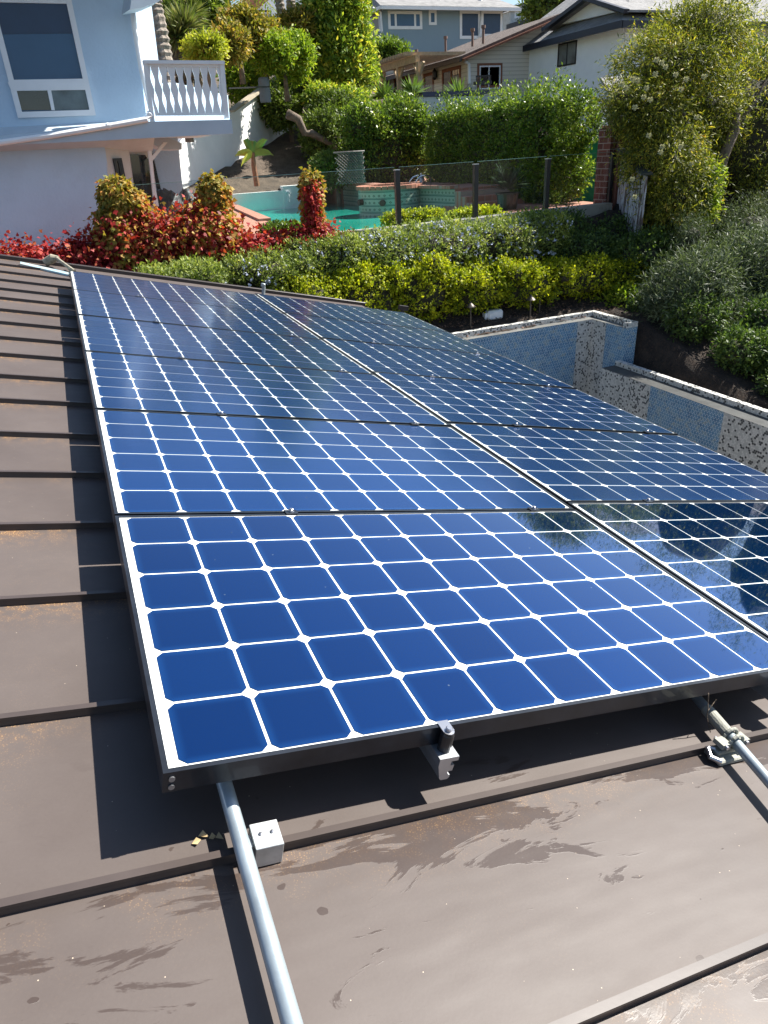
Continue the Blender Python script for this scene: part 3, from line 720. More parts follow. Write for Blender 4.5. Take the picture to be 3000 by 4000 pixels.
# ------------------------------------------------------------------ pool terrace
brick = bpy.data.materials.new('red brick paving'); k = NT(brick); ob = k.coord()
bt = k.n('TexBrick', i_Scale=1.0, i_Mortar_Size=.008, i_Brick_Width=.21, i_Row_Height=.105); k.l(ob, bt.inputs[0])
bt.inputs['Color1'].default_value = (.33, .115, .07, 1); bt.inputs['Color2'].default_value = (.42, .17, .105, 1); bt.inputs['Mortar'].default_value = (.36, .29, .24, 1)
c = k.mix(k.math('MULTIPLY', k.noise(7, 5, .6, ob), .4), bt.outputs[0], (.46, .24, .17)); k.l(c, k.b.inputs['Base Color']); k.b.inputs['Roughness'].default_value = .85
k.bump(bt.outputs['Fac'], .3, .004)
zd = 1.62; zwt = 1.42
wat = bpy.data.materials.new('turquoise pool water'); k = NT(wat); ob = k.coord()
c = k.ramp(k.noise(.6, 3, .5, ob), [(.35, (.012, .26, .20)), (.65, (.022, .37, .28))]); k.l(c, k.b.inputs['Base Color']); k.b.inputs['Roughness'].default_value = .03; k.b.inputs['IOR'].default_value = 1.33
k.bump(k.noise(5, 3, .6, k.coord(scale=(1, 2.2, 1)), .6), .12, .03)
def flat(name, pts, z, m, kind='structure', th=.02):
    s = MB(); s.prism([(p[0], p[1], z - th) for p in pts], (0, 0, th)); o = s.build(name, m); 
    if kind: tag(o, kind=kind)
    return o
# pool outline at the water level, read off the photo
pool = [GZ(*q, zwt) for q in ((1035, 895), (905, 828), (1210, 790), (1300, 772), (1385, 790))]
pool_pts = [GZ(1040, 897, zwt)[:2], GZ(905, 829, zwt)[:2], GZ(1200, 795, zwt)[:2], GZ(1335, 787, zwt)[:2], GZ(1520, 812, zwt)[:2], GZ(1800, 845, zwt)[:2], (9.0, 13.5), (4.6, 13.5)]
deck = [(-3.5, 13.05), (12.3, 13.05 + .9), (14.5, 21.6), (-3.5, 21.6)]
# ring of paving round the pool = deck polygon with the pool cut out (fan of quads)
def ring(name, inner, outer, z, m, th=.12):
    s = MB(); n = len(inner)
    for i in range(n):
        j = (i + 1) % n
        q = [(*inner[i], z - th), (*inner[j], z - th), (*outer[j], z - th), (*outer[i], z - th)]
        s.prism(q, (0, 0, th))
    o = s.build(name, m); tag(o, kind='structure'); return o
outer = [(1.2, 13.04), (-1.5, 17.5), (0, 21.6), (5.5, 21.6), (10.5, 21.6), (14.5, 21.6), (12.3, 13.99), (7, 13.25)]
outer = [(-3.5, 13.04), (-3.5, 27.3), (7, 27.3), (12, 27.3), (12, 21), (12, 16), (11.6, 13.5), (4.6, 13.05)]
ring('pool_paving', pool_pts, outer, zd, brick)
flat('pool_water', pool_pts, zwt, wat, th=.05)
# waterline tiles all round
def talavera():
    m = bpy.data.materials.new('green patterned pool tile'); k = NT(m); ob = k.coord('UV')
    s_ = k.n('SeparateXYZ'); k.l(ob, s_.inputs[0]); fx = k.math('FRACT', k.math('MULTIPLY', s_.outputs[0], 6.6)); fy_ = k.math('FRACT', k.math('MULTIPLY', s_.outputs[1], 6.0))
    dx = k.math('ABSOLUTE', k.math('SUBTRACT', fx, .5)); dy = k.math('ABSOLUTE', k.math('SUBTRACT', fy_, .62))
    dia = k.math('LESS_THAN', k.math('ADD', dx, k.math('MULTIPLY', dy, 1.4)), .27); dot = k.math('LESS_THAN', k.math('ADD', dx, dy), .10)
    ln = k.math('LESS_THAN', k.math('ABSOLUTE', k.math('SUBTRACT', fy_, .14)), .065); ln2 = k.math('LESS_THAN', k.math('ABSOLUTE', k.math('SUBTRACT', fy_, .30)), .03)
    c = k.mix(k.noise(8, 4, .6, ob), (.27, .34, .28), (.40, .45, .37))
    c = k.mix(dia, c, (.05, .09, .07)); c = k.mix(dot, c, (.30, .36, .27)); c = k.mix(k.math('MAXIMUM', ln, ln2), c, (.04, .14, .12))
    k.l(c, k.b.inputs['Base Color']); k.b.inputs['Roughness'].default_value = .3
    return m
tal = talavera()
wl = empty('waterline_tiling', (*pool_pts[2], zwt), 'thin band of green patterned tiles and brick edge round the pool water', 'pool edge')
for i in range(4):
    a_, b_ = pool_pts[i], pool_pts[(i + 1) % len(pool_pts)]
    if i in (3,): continue
    quad('tile_band', [(*a_, zwt - .1), (*b_, zwt - .1), (*b_, zd - .06), (*a_, zd - .06)], tal, wl)
    s = MB(); s.bar((*a_, zd + .003), (*b_, zd + .003), .30, .10); s.build('brick_coping', brick, wl)
# raised wall behind the pool with tile face and brick coping, spa drum in front
zr = 2.04
R0 = G(1100 + 490 / 2.074, 550 + 515 / 2.074, 1); r_ = lambda x, y, z: GZ(*B4(x, y), z)
p0 = r_(385, 522, zwt); p1_ = r_(492, 510, zwt); pL = p1_
ps = r_(660, 570, zwt); pr0 = r_(1000, 590, zwt); pr1 = r_(1370, 612, zwt)
rwt = empty('raised_pool_wall', (*p1_[:2], zwt), 'raised green tiled pool wall with a red brick coping behind the water', 'wall')
def rseg(a, b, z1, nm='tile_face'):
    quad(nm, [(*a[:2], zwt - .1), (*b[:2], zwt - .1), (*b[:2], z1), (*a[:2], z1)], tal, rwt)
cyl_l = B4(645, 605); cyl_r = B4(1010, 600)
scx, scy, sr = 8.36, 19.1, .86
yw_ = scy + .35
ya_ = p1_[1]
# wall line: from the left step corner to the spa, then right of the spa to the steps
wa = V([8.95, 24.4]); wb = V([8.93, 19.5]); wc = V([8.95, 18.8]); wd = V([9.24, 17.0])
rseg((wa[0], wa[1]), (wb[0], wb[1]), zr); rseg((wc[0], wc[1]), (wd[0], wd[1]), zr)
s = MB()
for a, b in ((wa, wb), (wc, wd)):
    s.prism([(a[0] + .004, a[1], zwt - .2), (b[0] + .004, b[1], zwt - .2), (b[0] + .004, b[1], zr - .001), (a[0] + .004, a[1], zr - .001)], (4.2, 0, 0))
s.build('raised_terrace', brick, rwt)
s = MB(); s.bar((*wa, zr + .03), (*wb, zr + .03), .30, .075); s.bar((*wc, zr + .03), (*wd, zr + .03), .30, .075); s.build('brick_coping', brick, rwt)
for i, hh in enumerate((.46, .34, .2)):
    a = wa + V([-.05, .05 + .45 * i]); s = MB(); s.box((a[0] - .1, a[1], zwt - .1), (a[0] + 1.3, a[1] + .45, zwt + .12 + hh * .95)); s.build('brick_step', brick, rwt, bevel=.01)
    a = wd + V([0, -.30 * (i + 1)]); s = MB(); s.box((a[0], a[1], zwt - .1), (a[0] + 1.6, a[1] + .298, zwt + .12 + hh * .95)); s.build('brick_step', brick, rwt, bevel=.01)
spa = empty('spa_drum', (scx, scy, zwt), 'round raised spa with patterned tile sides and brick rim at the pool', 'spa')
N_ = 40; ang = np.linspace(0, 2 * PI, N_ + 1)
me = bpy.data.meshes.new('tile_side'); vv = [(scx + sr * math.cos(a), scy + sr * math.sin(a), z) for z in (zwt - .1, zr + .02) for a in ang]
me.from_pydata(vv, [], [(i, i + 1, i + N_ + 2, i + N_ + 1) for i in range(N_)]); ul = me.uv_layers.new(name='UVMap'); kk = 0
for i in range(N_):
    for (u, z) in ((i, 0), (i + 1, 0), (i + 1, zr + .12 - zwt), (i, zr + .12 - zwt)): ul.data[kk].uv = (u * 2 * PI * sr / N_, z); kk += 1
link('tile_side', me, tal, spa, True); me.polygons.foreach_set('use_smooth', [True] * len(me.polygons))
s = MB()
for i in range(34):
    a0_, a1_ = 2 * PI * i / 34 + .012, 2 * PI * (i + 1) / 34 - .012; ri, ro = sr - .22, sr + .05
    s.prism([(scx + ri * math.cos(a0_), scy + ri * math.sin(a0_), zr + .02), (scx + ro * math.cos(a0_), scy + ro * math.sin(a0_), zr + .02), (scx + ro * math.cos(a1_), scy + ro * math.sin(a1_), zr + .02), (scx + ri * math.cos(a1_), scy + ri * math.sin(a1_), zr + .02)], (0, 0, .09))
s.build('brick_rim', mat('spa rim brick', (.40, .17, .11), .8, var=.25, vscale=9), spa)
s = MB(); s.lathe((scx, scy, zr - .3), [(sr - .23, 0), (sr - .22, .25)], 30); s.build('spa_floor', conc, spa)
for (x, y) in ((655, 498), (822, 503)):
    P = B4(x, y); d = ray(*P); q = GX(*P, 0) if 0 else None
    # point on the drum in front
    A2 = d[0] ** 2 + d[1] ** 2; B2 = -2 * (d[0] * scx + d[1] * scy); C2 = scx ** 2 + scy ** 2 - sr ** 2
    disc = B2 * B2 - 4 * A2 * C2
    t = (-B2 - math.sqrt(max(disc, 0))) / (2 * A2); q = CAM + d * t; nn = unit(V([q[0] - scx, q[1] - scy, 0]))
    s = MB(); s.tube([q, q + nn * .12], .075, 14); s.build('spillway', mat('terracotta', (.09, .04, .03), .8), spa)
chrome = mat('polished steel rail', (.7, .72, .74), .15, .95, var=.05)
zt2 = zr + .06; hr = []
for i, (xl, yt, xr) in enumerate(((1035, 280, 1155), (1085, 284, 1210))):
    Yr = scy + .2 - .3 * i
    L0 = G(*B4(xl, 372), Yr); T0 = G(*B4(xl + 25, yt + 12), Yr); T1 = G(*B4(xr - 30, yt), Yr); R1_ = G(*B4(xr, 415), Yr)
    pts = []
    ctrl = [G(*B4(xl + 22, 388), Yr), G(*B4(xl + 2, 355), Yr), G(*B4(xl + 6, 322), Yr), G(*B4(xl + 30, 296), Yr), G(*B4(xl + 62, 284), Yr), G(*B4(xr - 28, 280), Yr + .1), G(*B4(xr - 10, 290), Yr + .12), G(*B4(xr - 3, 320), Yr + .14), G(*B4(xr, 400), Yr + .14)]
    ctrl.append(V([ctrl[-1][0], ctrl[-1][1], zr - .02]))
    s = MB(); s.tube(ctrl, .024, 10); o = s.build('pool_handrail', chrome, None, smooth=True)
    tag(o, ('curved chrome pool grab rail, left one of the pair by the hedge', 'curved chrome pool grab rail, right one of the pair by the hedge')[i], 'handrail', 'chrome grab rails at the spa')
p = G(*B4(1133, 412), scy + .1); p[2] = max(zr, p[2])
e = empty('water_bottle', tuple(p), 'clear plastic water bottle standing between the chrome grab rails', 'bottle')
s = MB(); s.lathe(tuple(p), [(.04, 0), (.045, .01), (.045, .2), (.03, .26), (.018, .30)], 12); s.build('bottle', mat('cloudy plastic', (.45, .5, .55), .2), e, smooth=True)
s = MB(); s.lathe(tuple(p + V([0, 0, .30])), [(.02, 0), (.02, .035)], 10); s.build('cap', MATS['white plastic'], e)

# ------------------------------------------------------------------ left garden: low white walls, stucco garden wall, dirt slope
stucco = mat('white garden stucco', (.84, .84, .82), .9, var=.05, vscale=2, bump=.9, bscale=9, bdist=.012)
zq = zd
yl = G(1000, 745, 1)[1] * 0 + GZ(1000, 800, zd)[1]
Pw = Plane((1000, 800), yl, 0)
lowz = Pw.at(1000, 752)[2]
x0_ = Pw.at(700, 800)[0]; x1_ = Pw.at(1110, 795)[0]; x2_ = Pw.at(1260, 790)[0]
s = MB(); s.box((x0_, yl, zd - .3), (x1_, yl + .2, lowz)); s.box((x1_ - .002, yl - .03, zd - .3), (x2_ - .35, yl + .3, Pw.at(1150, 724)[2])); o = s.build('low_garden_wall', stucco, None)
tag(o, 'low white plastered wall along the far left side of the pool', 'wall')
s = MB(); q = Pw.at(1125, 755); s.tube([(q[0], yl - .06, q[2]), (q[0], yl - .06, zd)], .014, 6); s.box((q[0] - .07, yl - .08, q[2]), (q[0] + .03, yl - .03, q[2] + .06)); o = s.build('pool_pipe', MATS['white plastic']); tag(o, 'small white pipe on the low white wall by the pool', 'pipe')
gw0 = G(714, 738, 25.3); azw = 47
GWP = Plane((714, 738), gw0[1], azw)
gw = [GWP.at(*q) for q in ((690, 585), (720, 520), (900, 438), (1115, 282), (1150, 300), (1150, 560), (1020, 585), (714, 738))]
gw = [p.copy() for p in gw]
gw[-1][2] -= .6; gw[-2][2] -= 1.0; gw[-3][2] -= 1.0
s = MB(); s.prism(gw, tuple(-GWP.n * .25)); o = s.build('garden_wall', stucco, None)
tag(o, 'white stucco garden wall climbing the slope beside the left house', 'wall')
capm = mat('tan wall cap', (.42, .36, .27), .85, var=.2)
s = MB(); s.bar(gw[2] + V([0, 0, .02]), gw[3] + V([0, 0, .02]), .32, .07); s.build('wall_cap', capm, o)
# dirt slope rises from the low wall to the garden wall
def surf(name, rows, m, kind='structure', sub=8, rough=.03, seed=2):
    """lofted surface through rows of 3-d points"""
    R_ = np.array(rows, float); nr, nc = R_.shape[:2]
    a = np.linspace(0, nr - 1, (nr - 1) * sub + 1); b = np.linspace(0, nc - 1, (nc - 1) * sub + 1)
    out_ = np.zeros((len(a), len(b), 3))
    for i, u in enumerate(a):
        i0 = min(int(u), nr - 2); fu = u - i0; r0 = R_[i0] * (1 - fu) + R_[i0 + 1] * fu
        for j, v in enumerate(b):
            j0 = min(int(v), nc - 2); fv = v - j0; out_[i, j] = r0[j0] * (1 - fv) + r0[j0 + 1] * fv
    out_[..., 2] += np.random.default_rng(seed).normal(0, rough, out_.shape[:2])
    me = bpy.data.meshes.new(name); nb = len(b)
    me.from_pydata(out_.reshape(-1, 3).tolist(), [], [(i * nb + j, i * nb + j + 1, (i + 1) * nb + j + 1, (i + 1) * nb + j) for i in range(len(a) - 1) for j in range(nb - 1)])
    o = link(name, me, m); me.polygons.foreach_set('use_smooth', [True] * len(me.polygons)); tag(o, kind=kind); return o
dirtm = mat('bare brown slope soil', (.105, .078, .055), .95, var=.4, vscale=3, bump=.9, bscale=18, bdist=.04, dirt=((.055, .040, .030), 2.5))
Lr = [V([gw0[0] - .6, yl + .18, lowz - .05]), V([x1_ - 1.0, yl + .18, lowz - .04]), V([x2_ - .3, yl + .2, lowz + .1]), V([x2_ + 2.0, yl + 1.5, lowz + .35])]
g1 = GWP.at(716, 735); g2 = GWP.at(860, 662); g3 = GWP.at(1015, 582); g4 = GWP.at(1150, 520)
Mr = [g1 + V([-.3, .2, .0]), g2, g3, g4]
Mr2 = [Lr[0] * .6 + g1 * .4, Lr[1] * .45 + g2 * .55, Lr[2] * .5 + g3 * .5 + V([.6, 0, -.1]), Lr[3] * .5 + g4 * .5 + V([1.0, 0, 0])]
surf('dirt_slope', [Lr, Mr2, Mr, [p + V([-.5, 1.2, .3]) for p in Mr]], dirtm)
surf('dirt_slope_side', [[Lr[2] + V([0, -.1, -.3]), Lr[3] + V([0, -.3, -.2]), Lr[3] + V([3, -.5, -.2])], [Mr[2], Mr[3] + V([1, -1, 0]), Mr[3] + V([5, -1, .2])], [Mr[3] + V([0, .5, .3]), Mr[3] + V([3, 1.5, 1.2]), Mr[3] + V([7, 1.5, 1.4])]], dirtm)
# banana-like plant
def G_on(x, y, Y): return G(x, y, Y)
bp = G(1000, 690, 17.6)
e = empty('banana_plant', tuple(bp), 'small banana plant with broad leaves on the bare slope', 'plant')
s = MB(); s.tube([bp - V([0, 0, .2]), bp + V([-.02, 0, .25]), bp + V([0, 0, .5])], [.07, .06, .04], 8); s.build('stem', mat('reddish stem', (.22, .1, .05), .7, var=.4, vscale=20), e)
bl = mat('banana leaf', (.13, .22, .03), .45, var=.5, vscale=3)
ylw = mat('yellowed banana leaf', (.42, .40, .05), .5, var=.3, vscale=4)
for i, (dx, dz, ln, c) in enumerate(((-.45, .18, .65, ylw), (-.22, .55, .7, bl), (.02, .6, .6, bl), (.35, .5, .75, bl), (.5, .18, .6, bl), (-.3, -.02, .5, ylw))):
    s = MB(); tip = V([dx, -.15, dz]); o3 = bp + V([0, 0, .42]); d = unit(tip); sd = unit(np.cross(d, [0, 1, .3])); n = 7; pts = []
    for k_ in range(n):
        t = k_ / (n - 1); c_ = o3 + d * ln * .8 * t + V([0, 0, -.16 * t * t]); w_ = .085 * math.sin(PI * min(1, t * .9 + .08)) ** .7
        pts += [c_ - sd * w_ + V([0, 0, .04 * (w_ > .05)]), c_, c_ + sd * w_ + V([0, 0, .04 * (w_ > .05)])]
    s.poly(pts, [f for k_ in range(n - 1) for f in ((3 * k_, 3 * k_ + 1, 3 * k_ + 4, 3 * k_ + 3), (3 * k_ + 1, 3 * k_ + 2, 3 * k_ + 5, 3 * k_ + 4))]); s.build('leaf', c, e, fix=False)
# covered barbecue
tarp = mat('black vinyl cover', (.03, .035, .04), .45, var=.4, vscale=5, bump=.6, bscale=7, bdist=.05)
tb0 = G(*H8(650, 780), 15.2); tb1 = G(*H8(1110, 780), 15.2)
X0, X1 = tb0[0], tb1[0]; rows = []
hts = [G(*H8(x, y), 15.2)[2] for x, y in ((655, 680), (720, 672), (800, 675), (900, 712), (975, 650), (1050, 700), (1110, 790))]
xs2 = [G(*H8(x, 700), 15.2)[0] for x in (650, 720, 800, 900, 975, 1050, 1115)]
rows = [[V([x, 14.9, zd]) for x in xs2], [V([x, 15.0, zd + (h - zd) * .8]) for x, h in zip(xs2, hts)], [V([x, 15.3, h]) for x, h in zip(xs2, hts)], [V([x, 15.8, h - .05]) for x, h in zip(xs2, hts)], [V([x, 16.0, zd]) for x in xs2]]
o = surf('covered_furniture', rows, tarp, kind='thing', sub=4, rough=.02); tag(o, 'garden furniture draped with a sagging black cover by the house', 'furniture cover')
# lattice screen
lat = empty('lattice_screen', tuple(G(1375, 700, 17.2)), 'curved grey diamond lattice screen standing before the hedge', 'screen')
latm = mat('weathered grey lattice', (.12, .11, .10), .8, var=.25)
a0 = G(*B4(443, 240), 17.0); a1 = G(*B4(640, 240), 17.4); zb_, zt_ = G(*B4(443, 355), 17.0)[2], G(*B4(520, 92), 17.0)[2]
W2 = a1[0] - a0[0]; s = MB()
def lp(u, z): return V([a0[0] + W2 * u, 17.1 - .28 * math.sin(PI * u), z])
nH = zt_ - zb_
for sgn in (1, -1):
    for k_ in range(-12, 24):
        u0 = k_ / 12.; pts = []
        for t in np.linspace(0, 1, 7):
            u = u0 + sgn * (t - (0 if sgn > 0 else 0)) * nH / W2 * .9
            if 0 <= u <= 1: pts.append(lp(u, zb_ + nH * t) + V([0, .006 * sgn, 0]))
        if len(pts) > 1: s.tube(pts, .012, 4)
s.tube([lp(u, zt_) for u in np.linspace(0, 1, 7)], .02, 5); s.build('lattice', latm, lat, fix=False)
# potted cycad
pc = G(*K3(250, 1135), 15.0); pc[2] = zd - .02
e = empty('potted_cycad', tuple(pc), 'dark potted sago palm on the terrace behind the glass fence', 'potted plant')
pc = G(*K3(250, 1130), 15.0); H_ = G(*K3(250, 1040), 15.0)[2] - pc[2]
s = MB(); s.lathe(tuple(pc - V([0, 0, .25])), [(.2, 0), (.25, .25 + H_ * .9), (.28, .25 + H_ * .9), (.28, .25 + H_), (.22, .25 + H_), (.2, .22 + H_)], 20); s.build('pot', mat('black glazed pot', (.02, .02, .024), .3), e, smooth=False)
def fronds(name, c, n, ln, rise, m, parent, leaf=.16, seed=1, droop=.9, wid=.018, per=26):
    rg = np.random.default_rng(seed); P, A, N2, L2 = [], [], [], []
    for i in range(n):
        a = 2 * PI * i / n + rg.uniform(-.2, .2); el = rg.uniform(.15, 1.25) * rise; d = V([math.cos(a) * math.cos(el), math.sin(a) * math.cos(el), math.sin(el)])
        sd = unit(np.cross(d, [0, 0, 1])); l0 = ln * rg.uniform(.8, 1.15)
        for t in np.linspace(.12, 1, per):
            p_ = c + d * l0 * t + V([0, 0, -droop * l0 * .45 * t * t]); tg = unit(d + V([0, 0, -droop * .9 * t]))
            for sg in (-1, 1):
                P.append(p_); A.append(unit(sd * sg + tg * .55 + V([0, 0, .12 - .25 * t]))); N2.append(V([0, 0, 1.]) + tg * .1); L2.append(leaf * (1 - .55 * t) * (1 if t > .15 else .5))
    return link(name, leaves_mesh(name, np.array(P), np.array(A), np.array(N2), np.array(L2), np.full(len(P), wid), 'leaf'), m, parent)
lf_cyc = leafmat('cycad leaf', [(0, (.012, .03, .012)), (1, (.04, .075, .025))], .1)
fronds('fronds', pc + V([0, 0, H_ + .03]), 30, .72, 1.25, lf_cyc, e, .20, 3, droop=.45)

#HOUSES
glass_d = mat('dark window glass', (.02, .025, .03), .04, var=.3, spec=.8)
glass_b = mat('blue shaded window screen', (.035, .10, .19), .25, var=.12, vscale=.7)
glass_b2 = mat('dark blue roller blind', (.018, .045, .10), .3, var=.12)
whitep = mat('white painted trim', (.82, .83, .84), .5, var=.04)
blackf = mat('black window frame', (.015, .014, .014), .4, var=.2)
def slab(name, pts, plane, th, m, parent, off=0, **k):
    q = [plane.at(*p) + plane.n * off for p in pts]
    s = MB(); s.prism(q, tuple(-plane.n * th)); return s.build(name, m, parent, **k)
def pbox(s, plane, u0, u1, z0, z1, o0, o1):
    p = [plane.pt(u0, z0, o0), plane.pt(u1, z0, o0), plane.pt(u1, z1, o0), plane.pt(u0, z1, o0)]; s.prism(p, tuple(plane.n * (o1 - o0)))
def window(plane, tl, br, parent, fm, gm, fw=.07, mull=(), trans=(), proud=.035, sill=0, name='window', inner=None):
    u0, z1 = plane.st(*tl); u1, z0 = plane.st(*br)
    if u0 > u1: u0, u1 = u1, u0
    s = MB(); a, b = .004, proud
    pbox(s, plane, u0, u0 + fw, z0, z1, a, b); pbox(s, plane, u1 - fw, u1, z0, z1, a, b)
    pbox(s, plane, u0 + fw, u1 - fw, z0, z0 + fw, a, b); pbox(s, plane, u0 + fw, u1 - fw, z1 - fw, z1, a, b)
    for f in mull:
        u = u0 + (u1 - u0) * f; pbox(s, plane, u - fw * .4, u + fw * .4, z0 + fw, z1 - fw, a, b - .004)
    for f in trans:
        z = z0 + (z1 - z0) * f; pbox(s, plane, u0 + fw, u1 - fw, z - fw * .5, z + fw * .5, a, b - .002)
    if sill: pbox(s, plane, u0 - .06, u1 + .06, z0 - .07, z0, a, b + .05)
    o = s.build(name, fm, parent)
    s = MB(); pbox(s, plane, u0 + fw * .9, u1 - fw * .9, z0 + fw * .9, z1 - fw * .9, .003, .012); s.build('pane', gm, o)
    return o
def roofq(name, pts, m, parent, th=.18):
    s = MB(); s.prism(pts, (0, 0, -th)); return s.build(name, m, parent)

# ---- near left house
hs = mat('shade blue stucco of left house', (.49, .625, .755), .92, var=.05, vscale=1.2, bump=.8, bscale=22, bdist=.010, dirt=((.45, .57, .69), 1.1))  # white stucco; the blue of its shade is put into the colour
LH = Plane((374, 451), 14.6, 1.5)
h1 = empty('stucco_house', tuple(G(300, 900, 14.6)), 'white stucco two storey house tinted blue for its shade, with a white balcony at the left', 'house')
zb = LH.at(300, 492)[2]
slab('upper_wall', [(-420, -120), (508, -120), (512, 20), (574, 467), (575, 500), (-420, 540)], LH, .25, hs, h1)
u0, z1 = LH.st(-60, -30); 
w1 = window(LH, (-53, -16), (374, 451), h1, whitep, glass_b, .085, trans=(.30,), proud=.05)
# panes of differing tone: blind band above, dark and reflecting lower lights
def pane(poly, m, o=.020): slab('pane', poly, LH, .006, m, w1, off=o)
pane([(-30, 4), (257, 4), (281, 131), (-30, 134)], glass_b2)
pane([(47, 356), (183, 352), (200, 430), (66, 431)], glass_d)
pane([(198, 352), (330, 350), (346, 428), (214, 430)], mat('reflecting window glass', (.10, .14, .16), .12, var=.5, vscale=2))
# inner bars of the lower lights
slab('mullion', [(184, 350), (199, 350), (214, 431), (201, 431)], LH, .02, whitep, w1, off=.045)
slab('sash_bar', [(30, 322), (325, 318), (332, 352), (45, 356)], LH, .03, whitep, w1, off=.055)
# wall section turned away to the right, catching sun
AP = Plane((575, 467), LH.at(575, 467)[1], 50)
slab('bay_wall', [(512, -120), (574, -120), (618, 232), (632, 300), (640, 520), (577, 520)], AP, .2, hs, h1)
eave = mat('pale eave boards', (.46, .55, .63), .7, var=.06)
E1 = Plane((520, 30), 13.9, 10)
slab('eave', [(508, 36), (520, -60), (720, -80), (622, 4), (560, 28)], E1, .5, eave, h1)
s = MB(); s.box((-6, 13.9, 5.75), (2.2, 17, 5.95)); s.build('roof_overhang', eave, h1)
# downspout and its leader along the ledge
BP = Plane((905, 467), 13.9, 1.0)
dsp = [LH.at(*q) + LH.n * .10 for q in ((590, 12), (545, 34), (524, 42), (517, 58), (522, 110), (548, 270), (585, 425))]
dsp2 = [BP.at(*q) + BP.n * .03 for q in ((583, 452), (572, 467), (430, 492), (200, 530), (0, 558), (-120, 578))]
s = MB(); s.tube(dsp, .045, 8); s.build('downspout', whitep, h1, smooth=True)
s = MB(); s.tube([dsp[-1]] + dsp2, .045, 8)
for t in (.0, .25, .5, .75): 
    q = dsp[-1] * (1 - t) + dsp2[1] * t; s.tube([q - V([0, 0, .008]), q + V([0, 0, .008])], .055, 8)
q = BP.at(418, 494) + BP.n * .03; s.tube([q, q + V([.04, 0, .006])], .055, 8)
s.build('leader_pipe', whitep, h1)
# band board / balcony deck
slab('balcony_beam', [(-420, 585), (-420, 545), (0, 530), (575, 475), (905, 467), (910, 522), (400, 549), (0, 568)], BP, .10, eave, h1)
p0_, p1__ = BP.at(905, 467), BP.at(910, 522)
zt_b, zb_b = BP.at(740, 471)[2], BP.at(740, 531)[2]
xl_b, xr_b = BP.at(575, 490)[0], BP.at(908, 490)[0]
s = MB(); s.box((xl_b + .1, BP.o[1] + .11, zb_b + .05), (xr_b - .02, BP.o[1] + 3.2, zt_b - .06)); s.build('balcony_floor', eave, h1)
s = MB(); yb0 = BP.o[1] + .1
zq0, zq1 = BP.at(0, 540)[2], LH.at(0, 492)[2]
zA = BP.at(0, 562)[2]; s.prism([(-4, 13.97, zA), (-4, 14.62, LH.at(0, 490)[2]), (-4, 14.62, zA - .2)], (xl_b + 4.1, 0, 0)); s.build('ledge_roof', mat('pale blue grey flashing', (.50, .58, .64), .5, var=.08), h1)
# balustrade of cut boards
RP = Plane((890, 460), 13.98, 1.0)
bal = h1
slab('top_rail', [(558, 236), (874, 238), (876, 252), (560, 250)], RP, .14, whitep, bal, off=.05)
slab('under_rail', [(566, 250), (870, 252), (871, 262), (570, 260)], RP, .05, whitep, bal, off=.012)
slab('bottom_rail', [(606, 440), (878, 439), (880, 450), (608, 452)], RP, .06, whitep, bal)
slab('rail_post', [(857, 240), (874, 240), (893, 462), (878, 464)], RP, .10, whitep, bal, off=.03)
slab('rail_post', [(560, 240), (573, 240), (604, 474), (588, 474)], RP, .10, whitep, bal, off=.03)
nb = 9
for i in range(nb + 1):
    # board profile: half width as a function of height; boards nearly touch at three heights
    t = np.linspace(0, 1, 33); hwid = .43 - .19 * (.5 - .5 * np.cos(2 * PI * (t * 2 + .0))) * 1.0
    hwid = np.where((t < .06) | (t > .94), .46, .455 - .21 * np.sin(PI * ((t - .06) / .88 * 2 % 1)) ** 1.6)
    xt0 = 571 + (860 - 571) * (i + .0) / nb; xb0 = 606 + (879 - 606) * (i + .0) / nb
    pt, pb = (860 - 571) / nb, (879 - 606) / nb
    Lh, Rh = [], []
    for tt, hh in zip(t, hwid):
        y = 258 + (444 - 258) * tt; c_ = xt0 + (xb0 - xt0) * tt; pw_ = pt + (pb - pt) * tt
        Lh.append((c_ - hh * pw_, y)); Rh.append((c_ + hh * pw_, y))
    if i == 0: Lh = [(xt0 + (xb0 - xt0) * tt, 258 + 186 * tt) for tt in t]
    if i == nb: Rh = [(xt0 + (xb0 - xt0) * tt, 258 + 186 * tt) for tt in t]
    slab('baluster_board', Lh + Rh[::-1], RP, .03, whitep, bal, off=-.005)
# sunny wall behind the balcony
BK = Plane((600, 480), 16.6, 55)
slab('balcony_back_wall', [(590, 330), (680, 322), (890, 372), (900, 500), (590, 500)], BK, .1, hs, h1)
# lower storey
LW = Plane((200, 700), 14.3, 1.5)
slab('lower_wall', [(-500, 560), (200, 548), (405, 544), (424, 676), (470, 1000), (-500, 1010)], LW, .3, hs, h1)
LW2 = Plane((424, 676), LW.at(424, 676)[1], 28)
warm = mat('cream rough stucco', (.60, .58, .53), .92, var=.05, bump=.9, bscale=14, bdist=.012)
slab('porch_wall', [(403, 540), (497, 540), (560, 1000), (462, 1000)], LW2, .25, warm, h1)
wq = window(LW2, (438, 619), (500, 760), h1, blackf, glass_d, .05, mull=(.62,))
LW3 = Plane((505, 600), LW2.at(505, 600)[1] + .5, 5)
slab('porch_wall', [(480, 530), (585, 530), (640, 1000), (515, 1000)], LW3, .2, warm, h1)
slab('sliding_door', [(507, 603), (566, 606), (583, 628), (604, 800), (560, 810), (528, 760)], LW3, .01, glass_d, h1, off=.02)
LW4 = Plane((600, 600), 16.6, -8)
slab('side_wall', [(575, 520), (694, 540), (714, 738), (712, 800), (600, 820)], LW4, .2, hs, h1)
slab('narrow_door', [(585, 575), (596, 600), (630, 745), (614, 748)], LW4, .01, glass_d, h1, off=.02)
PP = Plane((600, 700), 14.6, 0)
